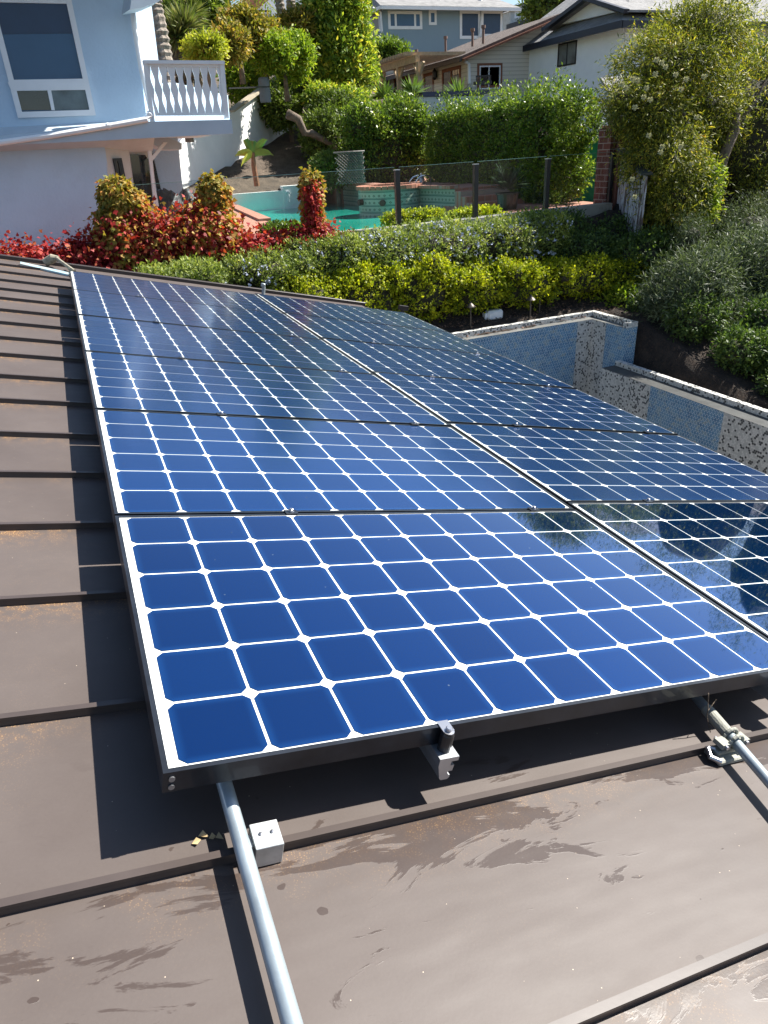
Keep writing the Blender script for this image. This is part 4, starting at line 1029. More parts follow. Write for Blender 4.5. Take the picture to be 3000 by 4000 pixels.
slab('porch_post', [(573, 548), (590, 548), (602, 700), (621, 806), (603, 810), (586, 650)], PP, .12, whitep, h1)
slab('porch_brace', [(640, 556), (655, 556), (594, 632), (590, 615)], PP, .08, whitep, h1, off=-.01)
slab('porch_soffit', [(575, 540), (657, 538), (710, 560), (710, 584), (640, 584), (590, 560)], Plane((650, 560), 15.0, 0), .9, eave, h1)

# ---- blue-grey house on the hill
bgm = mat('blue grey stucco', (.25, .34, .40), .9, var=.04, vscale=.6, bump=.25, bscale=8)
shg = mat('grey shingle roof', (.22, .215, .21), .9, var=.3, vscale=3, bump=.5, bscale=16)
BG = Plane(H2(195, 60), 46, 0)
hB = empty('hill_house', tuple(BG.at(1700, 270)), 'large blue grey two storey house with white framed windows on the hill', 'house')
slab('front_wall', [H2(193, 55), H2(1172, 40), H2(1172, 700), H2(200, 700)], BG, 7, bgm, hB)
window(BG, H2(236, 86), H2(517, 238), hB, whitep, glass_b, .16, mull=(.22, .79))
window(BG, H2(568, 82), H2(633, 203), hB, whitep, glass_b, .14)
window(BG, H2(820, 84), H2(985, 315), hB, whitep, glass_b2, .16)
window(BG, H2(995, 84), H2(1163, 300), hB, whitep, glass_b2, .16)
window(BG, H2(345, 410), H2(468, 500), hB, whitep, glass_b, .14, mull=(.35,))
SBp = Plane(H2(193, 60), 46.02, -84)
slab('side_wall', [H2(108, 110), H2(193, 58), H2(198, 380), H2(112, 420)], SBp, .2, mat('beige side stucco', (.34, .33, .30), .9, var=.05), hB)
window(SBp, H2(165, 112), H2(188, 252), hB, whitep, glass_d, .1)
window(SBp, H2(96, 150), H2(114, 215), hB, whitep, glass_d, .1)
c0, c1, c2, c3 = BG.at(*H2(140, 60)) + V([0, -.7, 0]), BG.at(*H2(1265, 42)) + V([0, -.7, 0]), BG.at(*H2(1190, -10)) + V([0, 3.5, 0]), BG.at(*H2(235, -14)) + V([0, 3.5, 0])
c2[2] = c3[2] = c0[2] + 1.5; c1[2] = c0[2]
lo_ = c0 + V([-.3, 7, 0]); hi_ = c3 + V([0, .5, 0])
roofq('roof', [c0, c1, c2, c3], shg, hB, .2)
roofq('roof', [lo_, c0 + V([0, .02, -.01]), c3 + V([-.02, 0, 0]), hi_], shg, hB, .2)
s = MB(); s.bar(c0 + V([0, -.05, -.12]), c1 + V([0, -.05, -.12]), .12, .16); s.bar(c0 + V([0, -.05, -.12]), lo_ + V([0, 0, -.12]), .12, .16); s.build('gutter', whitep, hB)
s = MB(); q = BG.at(*H2(1000, 60)); s.tube([q + BG.n * .1, BG.at(*H2(975, 300)) + BG.n * .1], .07, 6); q = BG.at(*H2(175, 100)); s.tube([q + BG.n * .1 + V([-.5, 0, .2]), q + BG.n * .1, BG.at(*H2(197, 380)) + BG.n * .1], .06, 6); s.build('downspout', whitep, hB)
for x in (420, 715, 1052):
    q = BG.at(*H2(x, 22)) + V([0, 1.0, 0]); s = MB(); s.tube([q - V([0, 0, .6]), q + V([0, 0, .25])], .07, 6); s.tube([q + V([0, 0, .2]), q + V([0, 0, .32])], .13, 6); s.build('roof_vent', whitep, hB)

# ---- tan house with pergola
sid = bpy.data.materials.new('tan lap siding'); k = NT(sid); ob = k.coord(); sz = k.n('SeparateXYZ'); k.l(ob, sz.inputs[0])
fz = k.math('FRACT', k.math('MULTIPLY', sz.outputs[2], 6.2)); c = k.mix(k.math('LESS_THAN', fz, .14), (.66, .61, .52), (.42, .38, .31)); k.l(c, k.b.inputs['Base Color']); k.b.inputs['Roughness'].default_value = .8; k.bump(fz, .6, .03)
brn = mat('rust brown trim', (.22, .085, .045), .7, var=.15)
shb = mat('brown shingle roof', (.11, .085, .072), .95, var=.45, vscale=6, bump=.9, bscale=9, bdist=.05)
TP = Plane(H2(885, 600), 33, 0)
hT = empty('tan_house', tuple(TP.at(1900, 370)), 'tan sided single storey house with brown shingle roof and a timber pergola', 'house')
slab('gable_wall', [H2(885, 470), H2(1610, 135), H2(1700, 200), H2(1700, 1050), H2(885, 1050)], TP, .3, sid, hT)
TL = Plane(H2(885, 600), 33.05, -90)
slab('side_wall', [H2(885, 478), H2(885, 1000), H2(60, 900), H2(60, 600), H2(500, 520)], TL, .3, sid, hT)
A0, A1 = TP.at(*H2(845, 462)) + V([0, -.5, 0]), TP.at(*H2(1615, 112)) + V([0, -.5, 0])
A0[0] -= .3; back = V([0, 10.5, 0]); hipin = V([3.0, -1.5, 0])
roofq('roof', [A0, A1, A1 + back + V([0, -3, 0]), A0 + back], shb, hT, .16)
s = MB(); s.bar(A0 + V([0, -.05, -.16]), A1 + V([0, -.05, -.16]), .08, .26, up=(0, 1, 0)); s.build('fascia', brn, hT)
s = MB(); s.bar(A0 + V([-.06, 0, -.14]), A0 + V([-.06, 10, -.14]), .10, .14); s.build('gutter', dk, hT)
window(TP, H2(962, 514), H2(1160, 720), hT, brn, whitep, .16)
window(TP, H2(978, 534), H2(1143, 720), hT, whitep, glass_d, .05, mull=(.45,), proud=.06)
window(TL, H2(680, 565), H2(832, 790), hT, brn, glass_d, .14, mull=(.5,), name='sliding_door')
window(TL, H2(530, 600), H2(615, 790), hT, brn, glass_d, .14, name='sliding_door')
window(TL, H2(290, 640), H2(415, 720), hT, brn, glass_d, .12, mull=(.5,))
s = MB(); q = TL.at(*H2(640, 600)) + TL.n * .15; s.lathe(tuple(q + V([0, 0, -.25])), [(.06, 0), (.13, .12), (.13, .35), (.03, .5)], 8); s.build('wall_lamp', blackf, hT)
s = MB(); q = TP.at(*H2(850, 500)) + TP.n * .15; s.tube([q, TP.at(*H2(885, 520)) + TP.n * .12, TP.at(*H2(888, 680)) + TP.n * .12], .07, 8); s.build('downspout', whitep, hT)
tim = mat('sunbleached timber', (.46, .33, .20), .8, var=.2, vscale=8)
# pergola out on the left side
PGx = TL.o[0] - 2.6
def pgx(x, y): return GX(*H2(x, y), PGx)
pst = [(490, 500, 740), (327, 550, 760), (183, 590, 780)]
tops = [pgx(a, b) for a, b, c in pst]; zt4 = np.mean([t[2] for t in tops])
pr = []
for (a, b, c), t in zip(pst, tops):
    s = MB(); s.box((t[0] - .1, t[1] - .1, zt4 - 2.6), (t[0] + .1, t[1] + .1, zt4)); s.build('pergola_post', tim, hT)
    s = MB(); s.bar((t[0], t[1] + .5, zt4 - .05), (t[0], t[1] + .1, zt4 - .5), .09, .09, up=(1, 0, 0)); s.bar((t[0], t[1] - .5, zt4 - .05), (t[0], t[1] - .1, zt4 - .5), .09, .09, up=(1, 0, 0)); s.build('pergola_brace', tim, hT)
ya2, yb3 = TL.o[1] + .2, max(t[1] for t in tops) + 2
s = MB(); s.box((PGx - .1, ya2 - .3, zt4), (PGx + .1, yb3, zt4 + .28)); s.build('pergola_beam', tim, hT)
for y in np.linspace(ya2, yb3, 22):
    s = MB(); s.box((PGx - .55, y - .04, zt4 + .281), (TL.o[0] - .02, y + .04, zt4 + .42)); s.build('pergola_rafter', tim, hT)
for x, y in ((925, 275), (1012, 250), (706, 335), (470, 440)):
    t = TP.at(*H2(x, y)); t = t + V([0, 4.5, 0]) * 0; q = GX(*H2(x, y), A0[0] + (A1[0] - A0[0]) * .35)
    s = MB(); s.tube([q - V([0, 0, .5]), q + V([0, 0, .12])], .06, 8); s.tube([q + V([0, 0, .10]), q + V([0, 0, .22])], .10, 8); s.build('roof_vent', mat('rusty vent', (.2, .12, .09), .7), hT)
# terrace edge, glass rail
DK = Plane(H2(885, 760), 31.0, 0)
terr = empty('raised_terrace', tuple(DK.at(*H2(800, 780))), 'terrace with dark blue edge band and pale wall in front of the tan house', 'terrace')
slab('edge_band', [H2(520, 745), H2(1060, 728), H2(1060, 762), H2(520, 785)], DK, 3.0, mat('navy tile band', (.012, .022, .07), .3), terr)
slab('terrace_wall', [H2(500, 786), H2(1500, 764), H2(1500, 1250), H2(480, 1250)], DK, .4, mat('pale green stucco', (.46, .56, .54), .85, var=.05), terr, off=-.05)
slab('glass_rail', [H2(440, 690), H2(790, 678), H2(790, 735), H2(440, 745)], DK, .02, gl, terr, off=-.1)
s = MB()
for x in np.linspace(955, 1070, 9):
    a_ = DK.at(*H2(x, 612)) ; b_ = DK.at(*H2(x, 668)); s.bar(a_, b_, .03, .03)
s.bar(DK.at(*H2(953, 618)), DK.at(*H2(1072, 612)), .05, .05); s.bar(DK.at(*H2(940, 675)), DK.at(*H2(1072, 668)), .2, .12); s.build('iron_rail', blackf, terr)
lf_ag = leafmat('pale agave leaf', [(0, (.09, .16, .03)), (1, (.22, .32, .08))], .2)
for i, (x, y, rr) in enumerate(((250, 735, .75), (490, 700, .8), (870, 728, .85), (60, 720, .7))):
    c = DK.at(*H2(x, y)) + V([0, .6, -.25]); n = 60; rg = np.random.default_rng(i)
    d = unit(rg.normal(size=(n, 3)) + V([0, 0, .75])); d[:, 2] = np.abs(d[:, 2])
    o = link('agave_plant', leaves_mesh('agave_plant', np.tile(c, (n, 1)), d, unit(rg.normal(size=(n, 3)) + V([0, 0, 1])), rr * rg.uniform(.75, 1.1, n), np.full(n, .10)), lf_ag)
    tag(o, ['spiky agave below the middle pergola post', 'spiky agave between the pergola post and the sliding doors', 'spiky agave in front of the tan house sliding door, nearest the iron rail', 'spiky agave half hidden by the tall tree at the pergola end'][i], 'plant', 'spiky agaves on the terrace')

# ---- white house at right
wst = mat('white house stucco', (.88, .91, .92), .9, var=.03, bump=.25, bscale=8)
navy = mat('dark navy fascia', (.012, .016, .030), .5, var=.15)
shw = mat('light grey shingle roof', (.24, .235, .23), .92, var=.28, vscale=4, bump=.8, bscale=14, bdist=.04)
hW = empty('white_house', tuple(G(2434, 600, 27)), 'white two storey house with grey shingle roof and dark fascia behind the hedge', 'house')
WL = Plane(H3(722, 170), 27, -86); WR = Plane(H3(722, 170), 27, 0)
slab('left_wall', [H3(62, 290), H3(722, 150), H3(712, 1000), H3(62, 900)], WL, .3, wst, hW)
slab('right_wall', [H3(722, 150), H3(1750, 130), H3(1750, 1100), H3(712, 1100)], WR, 6, wst, hW, off=-.003)
window(WL, H3(303, 285), H3(414, 415), hW, blackf, mat('curtained window', (.16, .17, .16), .3, var=.5, vscale=2), .06, mull=(.5,))
window(WR, H3(880, 205), H3(990, 360), hW, blackf, glass_d, .07, mull=(.5,))
s = MB(); s.tube([WR.at(*H3(830, 172)) + WR.n * .5, WR.at(*H3(745, 190)) + WR.n * .12, WR.at(*H3(728, 215)) + WR.n * .12, WR.at(*H3(714, 500)) + WR.n * .12], .05, 8); s.build('downspout', whitep, hW)
# hip roof over both walls
ze = WL.at(*H3(715, 152))[2]; cxn = WL.o[0] - .7; cyn = 26.3
def P3(x, y, z): return V([x, y, z])
yfar = WL.at(*H3(0, 290))[1] + 1.2
E0 = P3(cxn, cyn, ze); EL = P3(cxn, yfar, ze); ER = P3(cxn + 16, cyn, ze)
ridge_z = ze + 2.3; RG0 = P3(cxn + 4.2, cyn + 4.2, ridge_z); RGr = P3(cxn + 16, cyn + 4.2, ridge_z); RGl = P3(cxn + 4.2, yfar, ridge_z)
roofq('roof', [E0, ER, RGr, RG0], shw, hW, .12); roofq('roof', [EL, E0 + V([0, .02, 0]), RG0 + V([0, .02, 0]), RGl], shw, hW, .12)
s = MB(); s.bar(E0 + V([-.04, -.05, -.14]), ER + V([0, -.05, -.14]), .10, .24); s.bar(E0 + V([-.05, -.1, -.14]), EL + V([-.05, 0, -.14]), .10, .24); s.build('fascia', navy, hW)
s = MB(); s.box((cxn + .02, cyn + .02, ze - .16), (cxn + .72, yfar, ze - .13)); s.box((cxn + .72, cyn + .02, ze - .16), (cxn + 16, cyn + .7, ze - .13)); s.build('soffit', whitep, hW)
# small cross gable facing left
gx_ = cxn + .7; q0, q1, q2 = GX(*H3(290, 165), gx_), GX(*H3(470, 5), gx_), GX(*H3(670, 78), gx_)
for q in (q0, q2): q[2] = (q0[2] + q2[2]) / 2 * 0 + q[2]
s = MB(); s.prism([q0, q1, q2], (2.4, 0, 0)); s.build('gable', wst, hW)
t0, t1, t2 = GX(*H3(205, 195), gx_ - .5), GX(*H3(478, -12), gx_ - .5), GX(*H3(742, 72), gx_ - .5)
s = MB(); s.bar(t0, t1, .14, .26, up=(1, 0, 0)); s.bar(t1, t2, .14, .26, up=(1, 0, 0)); s.build('fascia', navy, hW)
s = MB(); s.prism([t0 + V([.05, 0, .05]), t1 + V([.05, 0, .05]), t1 + V([4, 0, .05]), t0 + V([2.0, 0, .05])], (0, 0, -.08)); s.prism([t1 + V([.05, 0, .05]), t2 + V([.05, 0, .05]), t2 + V([2.5, 0, .05]), t1 + V([4, 0, .05])], (0, 0, -.08)); s.build('roof', shw, hW)
# skylight, lower roof and door with lamp
q = GX(*H3(1085, 36), E0[0] + 6.5); s = MB(); s.box(tuple(q - V([.5, .3, .12])), tuple(q + V([.5, .3, .05]))); s.build('skylight', whitep, hW)
LWp = Plane(H3(715, 700), 23.5, 0)
slab('lower_wall', [H3(560, 640), H3(775, 640), H3(760, 1200), H3(560, 1200)], LWp, .3, wst, hW)
slab('lower_wall', [H3(775, 645), H3(1100, 660), H3(1100, 1300), H3(770, 1200)], Plane(H3(775, 700), 23.48, 35), .3, wst, hW)
slab('lower_fascia', [H3(655, 630), H3(1000, 600), H3(1000, 630), H3(655, 660)], Plane(H3(715, 700), 22.9, 0), .12, navy, hW)
l0, l1 = G(*H3(655, 630), 22.9), G(*H3(1000, 600), 22.9); roofq('lower_roof', [l0, l1, l1 + V([.6, 1.9, .75]), l0 + V([.9, 1.9, .75])], shw, hW, .1)
window(LWp, H3(612, 745), H3(702, 1150), hW, whitep, glass_d, .08, name='door')
s = MB(); q = LWp.at(*H3(735, 712)); s.lathe(tuple(q + V([0, -.25, -.12])), [(.02, .3), (.14, .12), (.16, 0), (.10, 0)][::-1], 12); s.tube([q + V([0, -.25, .15]), q + V([0, -.12, .28]), q], .015, 6); s.build('wall_lamp', blackf, hW)

# ---- white house with red roof, upper left, and far ones
SP = Plane(K2(200, 100), 55, 8)
hS = empty('spanish_house', tuple(SP.at(*K2(200, 200))), 'white house with red tile roof edge and black balcony doors behind the palms', 'house')
redm = mat('red clay roof tile', (.36, .13, .08), .85, var=.3, vscale=8, bump=.5, bscale=12)
slab('wall', [K2(80, 60), K2(190, -60), K2(470, -60), K2(470, 420), K2(80, 420)], SP, 5, wst, hS)
window(SP, K2(143, 62), K2(275, 170), hS, blackf, glass_d, .14, mull=(.33, .66))
window(SP, K2(333, 25), K2(350, 68), hS, blackf, glass_d, .1)
window(SP, K2(220, 208), K2(312, 256), hS, blackf, glass_d, .1, mull=(.5,))
slab('balcony_slab', [K2(118, 160), K2(330, 150), K2(330, 186), K2(118, 192)], SP, .9, mat('dark brown beam', (.06, .03, .022), .8), hS, off=.9)
s = MB(); t0 = SP.at(*K2(60, 75)) + SP.n * .8; t1 = SP.at(*K2(200, -40)) + SP.n * .8; s.bar(t0, t1, .9, .22, up=tuple(SP.n)); s.build('roof_edge', redm, hS)
s = MB()
for x in np.linspace(88, 330, 26): s.bar(SP.at(*K2(x, 100)) + SP.n * .85, SP.at(*K2(x, 160)) + SP.n * .85, .03, .03)
s.bar(SP.at(*K2(86, 100)) + SP.n * .85, SP.at(*K2(332, 98)) + SP.n * .85, .06, .06); s.build('balcony_rail', whitep, hS)
RP2 = Plane(K2(920, 30), 60, 0)
hR = empty('red_roofed_house', tuple(RP2.at(*K2(920, 60))), 'sliver of a house with orange red roof left of the blue grey house', 'house')
slab('roof', [K2(840, -20), K2(890, -10), K2(962, 40), K2(900, 60), K2(840, 60)], RP2, 4, mat('orange clay roof', (.50, .20, .13), .85, var=.2, bump=.4, bscale=6), hR)
slab('wall', [K2(850, 61), K2(960, 61), K2(960, 160), K2(850, 160)], RP2, 3, wst, hR, off=-.3)
TPn = Plane(H2(1300, 120), 95, 0)
hF = empty('distant_house', tuple(TPn.at(*H2(1300, 190))), 'tiny pale distant house with one blue window against the sky', 'house')
slab('wall', [H2(1232, 90), H2(1330, 75), H2(1330, 300), H2(1232, 300)], TPn, 5, mat('pale grey stucco', (.5, .52, .5), .9), hF)
slab('wall', [H2(1331, 70), H2(1460, 60), H2(1460, 300), H2(1331, 300)], TPn, 5, wst, hF, off=-.5)
slab('roof', [H2(1222, 92), H2(1320, 50), H2(1345, 70), H2(1330, 90)], TPn, 5.6, shg, hF, off=.3)
slab('roof', [H2(1310, 30), H2(1440, 18), H2(1470, 60), H2(1335, 72)], TPn, 5, shg, hF, off=-.1)
slab('lower_roof', [H2(1215, 195), H2(1335, 170), H2(1335, 205), H2(1215, 235)], TPn, 3, navy, hF, off=2.5)
window(TPn, H2(1265, 88), H2(1300, 150), hF, whitep, glass_b, .25)

# ---- brick pier, wooden fence, green netting
bp_m = bpy.data.materials.new('dark red brickwork'); k = NT(bp_m); ob = k.coord('Object')
sp = k.n('SeparateXYZ'); k.l(ob, sp.inputs[0]); cb = k.n('CombineXYZ'); k.l(k.math('ADD', sp.outputs[0], sp.outputs[1]), cb.inputs[0]); k.l(sp.outputs[2], cb.inputs[1])
bt = k.n('TexBrick', i_Scale=1.0, i_Mortar_Size=.009, i_Brick_Width=.30, i_Row_Height=.125); k.l(cb.outputs[0], bt.inputs[0])
bt.inputs['Color1'].default_value = (.09, .028, .02, 1); bt.inputs['Color2'].default_value = (.14, .045, .03, 1); bt.inputs['Mortar'].default_value = (.26, .22, .19, 1)
k.l(bt.outputs[0], k.b.inputs['Base Color']); k.b.inputs['Roughness'].default_value = .9; k.bump(k.math('SUBTRACT', 1.0, bt.outputs['Fac']), .6, .01)
BKp = Plane(H5(370, 200), 13.6, 0)
br = empty('brick_pier', tuple(BKp.at(2370, 800)), 'tall dark red brick pier at the right end of the glass fence', 'pier')
u0, zt5 = BKp.st(*H5(395, 205)); u1, zb5 = BKp.st(*H5(470, 960))
s = MB(); pbox(s, BKp, u0, u0 + .42, 1.0, zt5, 0, .01); s = MB(); p = BKp.pt(u0, 0, 0)
s.box((p[0], p[1], .9), (p[0] + .80, p[1] + .42, zt5)); s.build('shaft', bp_m, br)
s = MB(); s.box((p[0] + .1, p[1] - .03, zt5 + .001), (p[0] + .85, p[1] + .45, zt5 + .05)); s.build('cap', brick, br)
s = MB(); s.box((p[0] + .02, p[1] - .08, zw), (p[0] + .10, p[1] - .01, zw + 1.0)); s.build('end_channel', blk, br)
wdm = bpy.data.materials.new('peeling white fence boards'); k = NT(wdm); ob = k.coord(scale=(6, 6, .9)); n_ = k.noise(2.2, 8, .7, ob)
c = k.ramp(n_, [(.40, (.10, .065, .05)), (.47, (.20, .15, .13)), (.52, (.60, .60, .62)), (.8, (.72, .72, .74))]); k.l(c, k.b.inputs['Base Color']); k.b.inputs['Roughness'].default_value = .85; k.bump(n_, .5, .01)
wf = empty('board_fence', (11, 12.6, 1), 'peeling white board fence running down from the brick pier under the tree', 'fence')
fa = V([11.42, 13.48]); fb = V([10.60, 11.7]); nbd = 16
for i in range(nbd):
    t = i / nbd; q = fa * (1 - t) + fb * t; q2 = fa * (1 - (i + .93) / nbd) + fb * ((i + .93) / nbd); zt6 = 2.72 - .45 * t; s = MB()
    s.prism([(q[0], q[1], .4 - .3 * t), (q2[0], q2[1], .4 - .3 * t), (q2[0], q2[1], zt6 - .03), (q[0], q[1], zt6)], (.022 + .006 * (i % 2), .004, 0)); s.build('fence_board', wdm, wf)
s = MB(); s.bar((fa[0], fa[1], 2.76), (fb[0], fb[1], 2.31), .22, .035); s.build('cap_board', mat('mossy cap board', (.05, .055, .045), .9, var=.5, vscale=12), wf)
s = MB(); s.bar((fa[0] - .03, fa[1] + .02, .8), (fa[0] - .03, fa[1] + .02, 2.9), .10, .10, up=(0, 1, 0)); s.build('fence_post', mat('reddish post', (.13, .05, .035), .85, var=.3), wf)
netm = mat('green shade netting', (.03, .36, .25), .8, var=.3, vscale=4)
NP = Plane(H5(300, 500), 15.4, -40)
o = slab('shade_netting', [H5(90, 250), H5(365, 230), H5(340, 830), H5(60, 830)], NP, .02, netm, None); tag(o, 'bright green shade netting hung between hedge and brick pier', 'netting')

#PLANTS
# ------------------------------------------------------------------ plants
YEL = leafmat('yellow green shrub leaf', [(0, (0.0525, 0.0893, 0.0084)), (0.3, (0.168, 0.221, 0.0126)), (0.6, (0.378, 0.399, 0.0158)), (1, (0.63, 0.588, 0.0315))], .35)
ROS = leafmat('blue green rosemary leaf', [(0, (0.0555, 0.085, 0.0255)), (0.4, (0.154, 0.203, 0.0467)), (0.8, (0.339, 0.383, 0.085)), (1, (0.555, 0.51, 0.149))], .3)
FLW = mat('pale lilac flower', (.50, .54, .66), .8, var=.2)
VINE = leafmat('autumn vine leaf', [(0, (.07, .008, .012)), (.25, (.20, .018, .02)), (.42, (.46, .04, .035)), (.52, (.50, .13, .05)), (.64, (.48, .29, .07)), (.88, (.30, .26, .04)), (1, (.10, .15, .03))], .35, tcol=1.1)
VINR = leafmat('crimson vine leaf', [(0, (.08, .006, .012)), (.4, (.28, .018, .025)), (.72, (.50, .055, .045)), (.9, (.46, .16, .06)), (1, (.30, .26, .05))], .35, tcol=1.1)
VING = leafmat('gold green vine leaf', [(0, (.08, .10, .02)), (.35, (.28, .24, .04)), (.65, (.50, .32, .07)), (.85, (.52, .17, .05)), (1, (.45, .06, .04))], .35, tcol=1.1)
HED = leafmat('hedge leaf', [(0, (0.0249, 0.0456, 0.0104)), (0.35, (0.0774, 0.13, 0.0195)), (0.75, (0.186, 0.261, 0.0326)), (1, (0.404, 0.417, 0.0782))], .35, .35)
HEDD = leafmat('deep green leaf', [(0, (0.0352, 0.0563, 0.0141)), (0.5, (0.101, 0.15, 0.0264)), (1, (0.252, 0.299, 0.0528))], .3)
TRE = leafmat('bright tree leaf', [(0, (0.0619, 0.111, 0.0201)), (0.4, (0.169, 0.262, 0.0362)), (0.75, (0.45, 0.483, 0.0604)), (1, (0.954, 0.684, 0.121))], .35)
TIP = leafmat('rusty tipped leaf', [(0, (0.0625, 0.075, 0.015)), (0.4, (0.163, 0.163, 0.025)), (0.7, (0.338, 0.25, 0.05)), (1, (0.525, 0.275, 0.0875))], .35)
GRN = leafmat('fresh green leaf', [(0, (0.0696, 0.127, 0.0152)), (0.5, (0.209, 0.304, 0.0253)), (1, (0.487, 0.481, 0.0506))], .4)
LIM = leafmat('lime bush leaf', [(0, (0.132, 0.165, 0.0165)), (0.5, (0.33, 0.352, 0.033)), (1, (0.55, 0.495, 0.077))], .4)
CAL = leafmat('willow leaf', [(0, (0.0346, 0.0524, 0.015)), (0.4, (0.11, 0.134, 0.0224)), (0.7, (0.298, 0.299, 0.0374)), (0.9, (0.565, 0.449, 0.0598)), (1, (0.66, 0.299, 0.0901))], .35)
GRY = leafmat('grey green leaf', [(0, (.03, .045, .025)), (.5, (.095, .125, .065)), (1, (.26, .31, .17))], .25, tcol=.9)
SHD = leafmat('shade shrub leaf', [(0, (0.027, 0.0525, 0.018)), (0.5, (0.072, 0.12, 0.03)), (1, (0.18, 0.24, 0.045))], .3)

def shrub(name, blobs, n, size, m, label, cat, group=None, cr=.72, trunk=None, **k):
    """thing > crown leaves + twig core (+ trunk)"""
    b0 = blobs[0]; c = np.mean([b[0] for b in blobs], 0); base = c.copy(); base[2] = min(b[0][2] - b[1][2] for b in blobs)
    e = empty(name, tuple(base), label, cat, group)
    foliage('crown', blobs, n, size, m, e, **k)
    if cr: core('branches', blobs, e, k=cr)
    if trunk:
        s = MB()
        for pts, rr in trunk: s.tube(pts, rr, 9)
        s.build('trunk', bark, e, smooth=True)
    return e
# yellow-green row in front
ordw = ['first', 'second', 'third', 'fourth', 'fifth', 'sixth', 'seventh', 'eighth', 'ninth', 'tenth', 'eleventh']
rng = np.random.default_rng(11)
rowx = [(600, 700, 1165, 1235), (700, 830, 1125, 1235), (850, 1000, 1120, 1240), (1030, 1330, 1075, 1240), (1290, 1560, 1045, 1240), (1520, 1760, 1015, 1240), (1740, 1960, 1030, 1225), (1930, 2160, 1030, 1195), (2130, 2380, 1020, 1180), (2340, 2580, 1010, 1190)]
for i, (xa, xb, yt, yb3) in enumerate(rowx[3:]):
    Yd = 11.75 + rng.uniform(-.1, .15); b = bpx(xa, yt, xb, yb3, Yd, .52); c = b[0]
    zt_ = G((xa + xb) / 2, yt, Yd)[2]; zb_ = .12; c[2] = (zt_ + zb_) / 2; r = (b[1][0] * 1.05, .5, (zt_ - zb_) / 2 * 1.05)
    bl = [(c, r, 3)] + [(c + V([rng.uniform(-.8, .8) * r[0], rng.uniform(-.25, .1), r[2] * rng.uniform(.3, .75)]), (r[0] * .32, .3, r[2] * .42)) for _ in range(4)]
    shrub('golden_shrub', bl, 9500, .055, YEL, 'yellow green leafy shrub, %s from the left in the front row' % ordw[i], 'shrub', 'yellow green shrubs along the bed', cr=.66, seed=20 + i, sprig=.13, per=8, up=.7, lumps=.15, aspect=.55, lf=5, thick=.16)
# rosemary / juniper bank
bank = [(540, 840, 1060, 1190, 11.2), (640, 960, 1040, 1160, 12.2), (880, 1200, 1000, 1150, 12.1), (1130, 1420, 940, 1090, 12.3), (1330, 1620, 915, 1090, 12.3), (1560, 1860, 885, 1070, 12.3), (1790, 2080, 872, 1050, 12.3), (1960, 2180, 850, 1010, 12.45)]
for i, (xa, xb, yt, yb3, Yd) in enumerate(bank):
    c, r = bpx(xa, yt, xb, yb3, Yd, .65); r = (r[0] * 1.12, .68, r[2] * 1.1)
    bl = [(c, r, 2.6)] + [(c + V([rng.uniform(-.8, .8) * r[0], rng.uniform(-.35, .2), r[2] * rng.uniform(.3, .7)]), (r[0] * .38, .32, r[2] * .4)) for _ in range(5)]
    e = shrub('rosemary_bush', bl, 16000, .062, ROS, 'dense blue green bush with pale flowers, %s from the left on the bank' % ordw[i], 'shrub', 'flowering green bushes on the bank', cr=.7, seed=40 + i, sprig=.16, per=10, up=.45, lumps=.12, aspect=.36, lf=5, thick=.14)
    if i > 0: fo_ = foliage('flowers', bl, 2200 if i > 3 else 900, .04, FLW, e, seed=70 + i, sprig=.05, per=5, lumps=.12, aspect=.8, lf=5, thick=.05); fo_['kind'] = 'stuff'
# shaded shrubs right of the bank
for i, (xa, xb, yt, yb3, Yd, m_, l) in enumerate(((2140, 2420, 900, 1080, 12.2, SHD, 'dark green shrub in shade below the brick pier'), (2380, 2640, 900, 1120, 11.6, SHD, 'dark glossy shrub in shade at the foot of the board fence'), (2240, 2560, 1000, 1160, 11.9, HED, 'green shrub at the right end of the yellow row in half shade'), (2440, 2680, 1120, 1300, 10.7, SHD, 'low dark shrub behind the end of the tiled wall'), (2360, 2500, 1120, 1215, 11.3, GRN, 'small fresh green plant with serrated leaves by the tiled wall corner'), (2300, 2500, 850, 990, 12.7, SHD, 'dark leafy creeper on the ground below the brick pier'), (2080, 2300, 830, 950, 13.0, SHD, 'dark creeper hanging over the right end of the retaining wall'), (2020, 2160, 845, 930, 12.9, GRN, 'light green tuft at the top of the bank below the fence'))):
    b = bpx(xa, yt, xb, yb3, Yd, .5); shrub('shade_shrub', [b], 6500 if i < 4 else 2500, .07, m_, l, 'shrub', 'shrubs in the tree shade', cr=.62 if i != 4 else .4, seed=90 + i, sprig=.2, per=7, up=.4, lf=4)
# small clipped yellow plants behind the glass
for i, (xa, xb, yt, yb3) in enumerate(((1490, 1740, 828, 890), (1745, 1950, 818, 880), (1010, 1190, 878, 940))):
    b = bpx(xa, yt, xb, yb3, 14.0, .25); shrub('low_hedge', [(b[0], b[1], 3)], 5000, .06, YEL if i < 2 else HED, ('low golden clipped hedge between the first two glass fence posts', 'low golden clipped hedge right of the second glass fence post', 'low green hedge behind the vine covered post')[i], 'hedge', 'low hedges behind the glass fence', cr=.7, seed=110 + i, sprig=.09, per=6, up=.7, aspect=.6)

